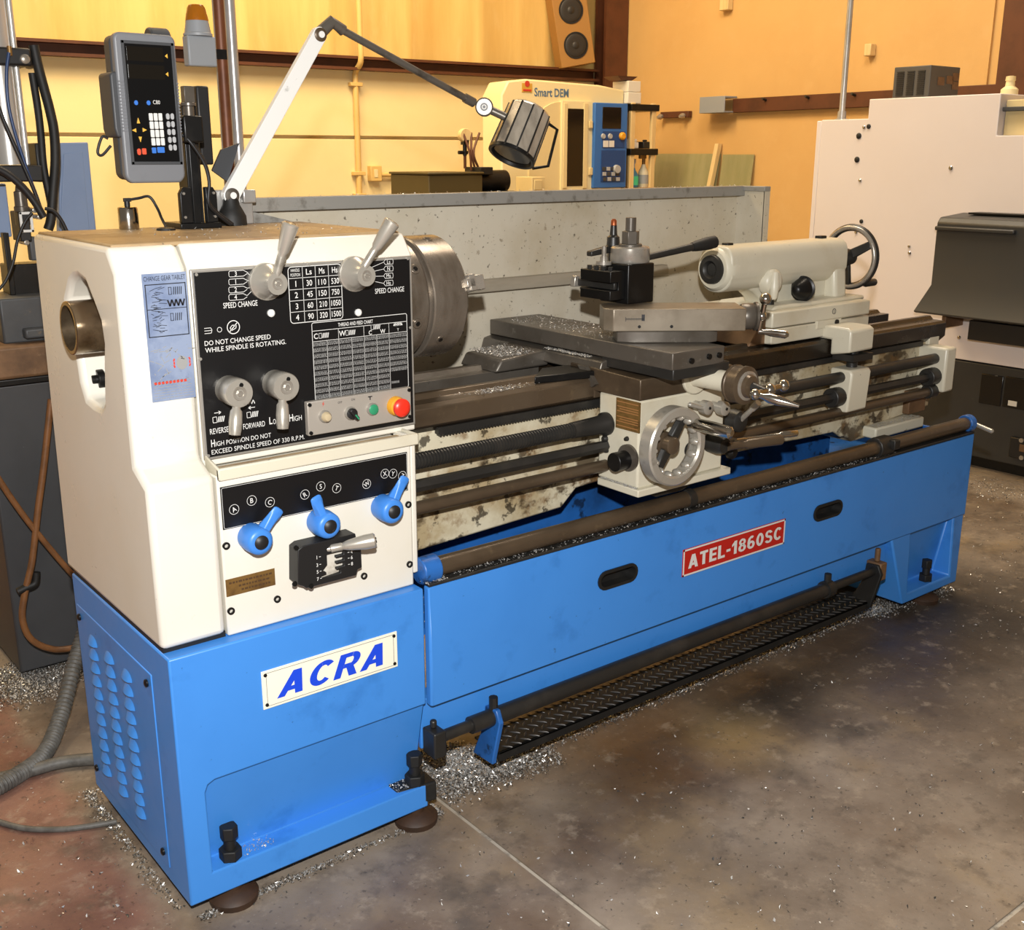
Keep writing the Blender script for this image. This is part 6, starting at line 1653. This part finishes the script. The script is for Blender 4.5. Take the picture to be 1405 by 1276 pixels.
# leaning sheets and timber
def lean(name, u0, u1, vt, foot, th, m, label, cat, zb=0):
    a, b = RW(u0, vt), RW(u1, vt); zt_ = (a[1]+b[1])/2
    mb = MB(WM).prism([(S-foot, 0), (S-foot+th, 0), (S-.01, zt_-.0), (S-.01-th, zt_)], 'y', b[0], a[0])
    return tag(obj(name, mb, m), label, cat)
lean('acrylic_sheet', 903, 991, 211, .26, .008, M['acrylic'], 'wide greenish acrylic sheet leaning on the side wall', 'sheet')
lean('acrylic_sheet', 994, 1037, 212, .20, .008, M['acrylic'], 'narrow greenish acrylic sheet leaning beside the timber post', 'sheet')
lean('timber_post', 987, 992, 197, .40, .04, M['woodlight'], 'pale timber post leaning against the acrylic sheets', 'timber')

# ================================================================ MACHINE ON THE RIGHT
XM = 4.4
CM_ = thing('machining_centre', (5.0, .6, 0), 'large pale enamel machining centre with charcoal base and hood', 'machine')
def PC(u, v, dx=0): return P(u, v, X=XM-dx)
yl = PC(1117, 250).y; ys = PC(1192, 150).y; z_hi = (PC(1195, 133).z+PC(1360, 132).z)/2; z_lo = PC(1150, 164).z; z_sp = .532
yr = PC(1370, 160).y; zr_ = PC(1372, 186).z
obj('upper_panel', MB().prism([(yl-.02, z_sp), (yl-.02, z_lo), (ys, z_lo), (ys, z_hi), (yr, z_hi), (yr, zr_), (-1.2, zr_), (-1.2, z_sp)], 'x', XM, XM+1.25), M['cnc'], CM_, .004)
obj('corner_strip', MB().box(XM+.004, XM+1.2, yl-.016, yl+.012, z_sp+.2, z_lo-.004), M['cnc'], CM_, .004)
obj('base', MB().box(XM+.004, XM+1.25, -1.2, yl-.05, .06, z_sp-.006), M['cncdark'], CM_, .006)
obj('base_plinth', MB().box(XM+.06, XM+1.2, -1.15, yl-.1, 0, .06), M['blackmetal'], CM_)
# stepped top right: sliding roof
a = PC(1372, 148); b = PC(1405, 183)
obj('roof_block', MB().box(XM+.05, XM+1.2, -1.2, yr-.004, zr_, PC(1390, 136).z), M['machinecream2'], CM_, .004)
obj('roof_rail', MB().box(XM+.02, XM+.06, -1.2, yr-.004, PC(1390, 152).z, PC(1390, 146).z), M['millgrey'], CM_, .003)
# plugs and screws on the panel
for (u, v, r, m) in ((1192, 173.5, .012, 'rubber'), (1178.5, 186.5, .015, 'rubber'), (1176, 219, .015, 'rubber'), (1182, 303.7, .011, 'rubber'), (1171.5, 429, .011, 'rubber'),
                     (1185.5, 174.5, .009, 'chrome'), (1180, 247.5, .009, 'chrome'), (1174.5, 318.5, .009, 'chrome'), (1304.5, 230.5, .011, 'chrome'), (1247.5, 338, .008, 'chrome'), (1248, 347, .009, 'chrome'), (1316, 463, .010, 'chrome')):
    p = PC(u, v)
    obj('plug' if m == 'rubber' else 'panel_screw', MB().lathe((XM+.001, p.y, p.z), (-9, p.y, p.z), [(0, r), (.004, r), (.008, r*.6)], 14), M[m], CM_)
# hood over the chip chute
yA = PC(1293, 300).y-.0; 
dh_ = .22
yA = PC(1290, 340, dh_).y+.03; yB = -.6
zt_h = PC(1300, 300, dh_).z; zb_h = PC(1300, 431, dh_).z
prof = [(XM+.0, zt_h+.02), (XM-dh_*.9, zt_h+.005), (XM-dh_, zt_h-.02), (XM-dh_, zb_h+.13), (XM-dh_-.05, zb_h), (XM-dh_-.03, zb_h-.006), (XM, zb_h+.03)]
hd = MB(); n = len(prof)
y_end = PC(1378, 441, dh_+.05).y
vs = [(x, yA+(.05 if (z < zb_h+.05) else 0), z) for x, z in prof]+[(x, yB, z) for x, z in prof]
hd._add(vs, [tuple(range(n)), tuple(range(n, 2*n))[::-1]]+[(i, n+i, n+(i+1) % n, (i+1) % n) for i in range(n)])
hdo = obj('hood', hd, M['cnchood'], CM_, .006)
obj('hood_grip', MB().box(XM-dh_-.018, XM-dh_+.005, PC(1394, 320, dh_).y, yA-.0, zt_h-.055, zt_h-.035), M['cncdark'], hdo, .006)
obj('hood_hinge', MB().box(XM-.10, XM, yB, PC(1336, 297, .05).y, zt_h+.018, zt_h+.026), M['blackmetal'], hdo)
obj('chute', MB().box(XM-.14, XM, yB, PC(1328, 455, .14).y, PC(1330, 466, .14).z, PC(1330, 445, .14).z+.02), M['blackplastic'], CM_, .004)
obj('support_bracket', MB().box(XM-.16, XM, PC(1322, 440).y, PC(1316, 440).y, PC(1320, 446).z, PC(1320, 438).z+.03), M['rustiron'], CM_, .003)
# black plates on the base, painting the shade in its recesses
for (u0, v0, u1, v1) in ((1347, 512, 1372, 558), (1380, 516, 1420, 566)):
    a, b = PC(u0, v0), PC(u1, v1)
    op = obj('recess_shade', MB().box(XM-.001, XM+.01, b.y, a.y, b.z, a.z), M['screenblack'], CM_, .003)
a, b = PC(1384, 549), PC(1395, 558)
obj('paper_tag', MB().box(XM-.004, XM-.001, b.y, a.y, b.z, a.z), M['paper'], CM_)
a, b = PC(1389, 598), PC(1425, 634)
lt = obj('base_latch', MB().box(XM-.02, XM+.005, b.y, a.y, b.z, a.z), M['blackplastic'], CM_, .006)
for v in (604, 628):
    p = PC(1402, v, .02); obj('latch_bolt', MB().cyl((XM-.019, p.y, p.z), (XM-.027, p.y, p.z), .011, seg=12), M['steel'], lt)
p = PC(1403, 615, .02); obj('latch_plate', MB().box(XM-.024, XM-.019, p.y-.02, p.y+.015, p.z-.018, p.z+.018), M['rustiron'], lt, .002)
# ---- pole and louvred box standing on the machine
p = P(1155, 158, X=4.6); p2 = P(1174, 0, X=4.6)
PL = thing('conduit_pole', (4.6, p.y, z_lo), 'galvanised conduit pole rising from the machining centre top', 'pole')
obj('pole', MB().cyl((4.6, p.y, z_lo+.0), (4.6, p.y, 3.4), .016, seg=18), M['galv'], PL)
obj('flange', MB().lathe((4.6, p.y, z_lo), (4.6, p.y, 9), [(0, .035), (.01, .035), (.012, .024), (.05, .022)], 18), M['galv'], PL)
xb_ = 4.75
a, b = P(1226, 128, X=xb_), P(1270, 128, X=xb_); zt_b = P(1235, 92, X=xb_).z
BX = thing('louvred_box', (xb_+.2, (a.y+b.y)/2, z_hi), 'dark grey louvred electrical box on top of the machining centre', 'box')
yfar = P(1226, 110, X=xb_).y; ynear = P(1274, 110, X=xb_).y
M['boxgrey'] = mat('dark_grey_enamel', '4A4844', .5)
xfar = xb_
yn = P(1276, 110, X=xb_).y
wbx = P(1316, 112, Y=yn).x
obj('case', MB().box(xb_, wbx, yn, yfar, z_hi, zt_b), M['boxgrey'], BX, .004)
for k in range(3):
    for j in range(12):
        y_ = yfar-.02-(yfar-yn-.03)*(k/3); w_ = (yfar-yn)/3-.03
        z_ = z_hi+.03+j*(zt_b-z_hi-.05)/12
        obj('louvre', MB().box(xb_-.005, xb_+.002, y_-w_, y_, z_, z_+.006), M['darksteel'], BX)
for (fx, fz) in ((.25, .45), (.75, .35), (.75, .6), (.55, .5)):
    obj('knockout', MB().box(xb_+(wbx-xb_)*fx, xb_+(wbx-xb_)*fx+.06, yn-.004, yn+.002, z_hi+(zt_b-z_hi)*fz, z_hi+(zt_b-z_hi)*fz+.04), M['rustiron'], BX)
p = P(1384, 134, X=4.7); zz = PC(1390, 136).z
OB = thing('oil_bottle', (4.7, p.y, zz), 'small cream oil bottle on the machining centre roof', 'bottle')
obj('bottle_body', MB().lathe((4.7, p.y, zz), (4.7, p.y, 9), [(0, .04), (.06, .04), (.075, .022), (.10, .02)], 16), M['machinecream'], OB)
obj('cap', MB().lathe((4.7, p.y, zz+.10), (4.7, p.y, 9), [(0, .024), (.02, .022), (.022, .01)], 14), M['machinecream2'], OB)

# ================================================================ SWARF
def flakes(mb, pts, rnd, size=(.003, .010), lift=.004):
    for (x, y, z) in pts:
        l = rnd.uniform(*size); w = l*rnd.uniform(.25, .7); a = rnd.uniform(0, 2*pi); t1 = rnd.uniform(-.5, .8); t2 = rnd.uniform(-.9, .9)
        d = V((cos(a), sin(a), t1)).normalized()*l; e = V((-sin(a), cos(a), t2)).normalized()*w
        c = V((x, y, z+rnd.uniform(.001, lift)))
        mb._add([c-d-e*.5, c-e, c+d*.9+V((0, 0, l*.4)), c+e], [(0, 1, 2), (0, 2, 3)])
rnd = random.Random(21)
fm = []
def heap(u, v, rad, n, Z=0, pw=.5):
    p = P(u, v, Z=Z)
    for _ in range(n):
        a = rnd.uniform(0, 2*pi); r = rad*rnd.random()**pw*rnd.uniform(.3, 1); fm.append((p.x+r*cos(a), p.y+r*sin(a)*.8, Z))
def strip(p, q, wid, n, Z=0, side=None):
    a = P(*p, Z=Z); b = P(*q, Z=Z)
    d = (b-a); nr = V((-d.y, d.x, 0)).normalized()
    for _ in range(n):
        c = a+d*rnd.random()+nr*rnd.gauss(0, wid); fm.append((c.x, c.y, Z))
heap(640, 1055, .15, 3000); heap(610, 1042, .11, 2500); heap(690, 1045, .12, 1500)
strip((270, 1255), (600, 1110), .014, 4000); strip((600, 1090), (760, 1030), .035, 1500)
strip((700, 1040), (1200, 835), .016, 4000); strip((1190, 845), (1300, 805), .025, 1200); heap(1195, 835, .1, 900)
strip((120, 1085), (255, 1245), .012, 900); heap(40, 945, .18, 1500); strip((0, 920), (110, 930), .06, 2200)
strip((1330, 660), (1405, 690), .08, 250)
for _ in range(420):
    u, v = rnd.uniform(600, 1405), rnd.uniform(830, 1276); p = P(u, v, Z=0)
    if p.y < -.03 or p.x > 2.9: fm.append((p.x, p.y, 0))
for _ in range(160):
    u, v = rnd.uniform(0, 250), rnd.uniform(950, 1276); p = P(u, v, Z=0)
    if p.x < -.02: fm.append((p.x, p.y, 0))
for _ in range(120):
    p = P(rnd.uniform(1320, 1405), rnd.uniform(700, 880), Z=0); fm.append((p.x, p.y, 0))
fm = [q for q in fm if not (0 < q[0] < .58 and 0.01 < q[1] < .58)]
mb = MB(); flakes(mb, fm, rnd, (.0014, .0048), .006)
n1 = len(mb.f)
flakes(mb, [(x+rnd.uniform(-.01, .01), y+rnd.uniform(-.01, .01), z) for x, y, z in fm for _ in range(2) if rnd.random() < .6], rnd, (.0014, .0045), .004)
me = mb.data('floor_swarf', False); o = link('floor_swarf', me, M['chips']); me.materials.append(M['darkchips'])
for i_, pl_ in enumerate(me.polygons): pl_.material_index = 0 if i_ < n1 else 1
tag(o, 'fine metal swarf scattered on the floor along the lathe base', 'swarf', kind='stuff')
# swarf lying on the machine
lm = []
for _ in range(1500): lm.append((rnd.uniform(.60, 2.4)**1.0, rnd.uniform(.0, .045), ZP1+.008))
for _ in range(700):
    x = .60+.6*rnd.random()**1.5; lm.append((x, rnd.uniform(.05, .28), .471))
for _ in range(500): lm.append((rnd.uniform(.62, 1.2), rnd.uniform(.30, .56), .60+.06*(rnd.random())))
for _ in range(1300): lm.append((rnd.uniform(XA0-.14, XA0+.02), rnd.uniform(.345, .495), .996))
for _ in range(500): lm.append((rnd.uniform(XA0, XA0+.02), rnd.uniform(.16, .34), 1.005))
for _ in range(700): lm.append((rnd.uniform(.62, 1.0), rnd.uniform(.24, .36), .901))
for _ in range(350): lm.append((rnd.gauss(.92, .05), rnd.uniform(.15, .20), .958))
for _ in range(500): lm.append((rnd.uniform(XC0+.01, XC1-.01), rnd.uniform(.12, .58), 1.0525))
for _ in range(400): lm.append((rnd.uniform(XA0-.007, XA0), rnd.uniform(-.03, .10), .702))
for _ in range(200): lm.append((rnd.uniform(2.43, 2.69), rnd.uniform(YBED-.033, YBED), .645))
for _ in range(120): lm.append((rnd.uniform(.1, .55), rnd.uniform(.14, .55), ZT+.004))
for _ in range(160): lm.append((rnd.uniform(.45, 2.3), YG-.015+rnd.uniform(-.01, .01), zg1+.012))
for _ in range(120): lm.append((rnd.uniform(.10, .2), rnd.uniform(.01, .05), .098))
for _ in range(120): lm.append((rnd.uniform(.50, .57), rnd.uniform(.01, .05), .10))
for _ in range(250): lm.append((rnd.uniform(.585, .64), rnd.uniform(-.005, .05), .592))
mb = MB(); flakes(mb, lm, rnd, (.0012, .0036), .003)
me = mb.data('swarf', False); o = link('swarf', me, M['chips'], LA); o['kind'] = 'stuff'
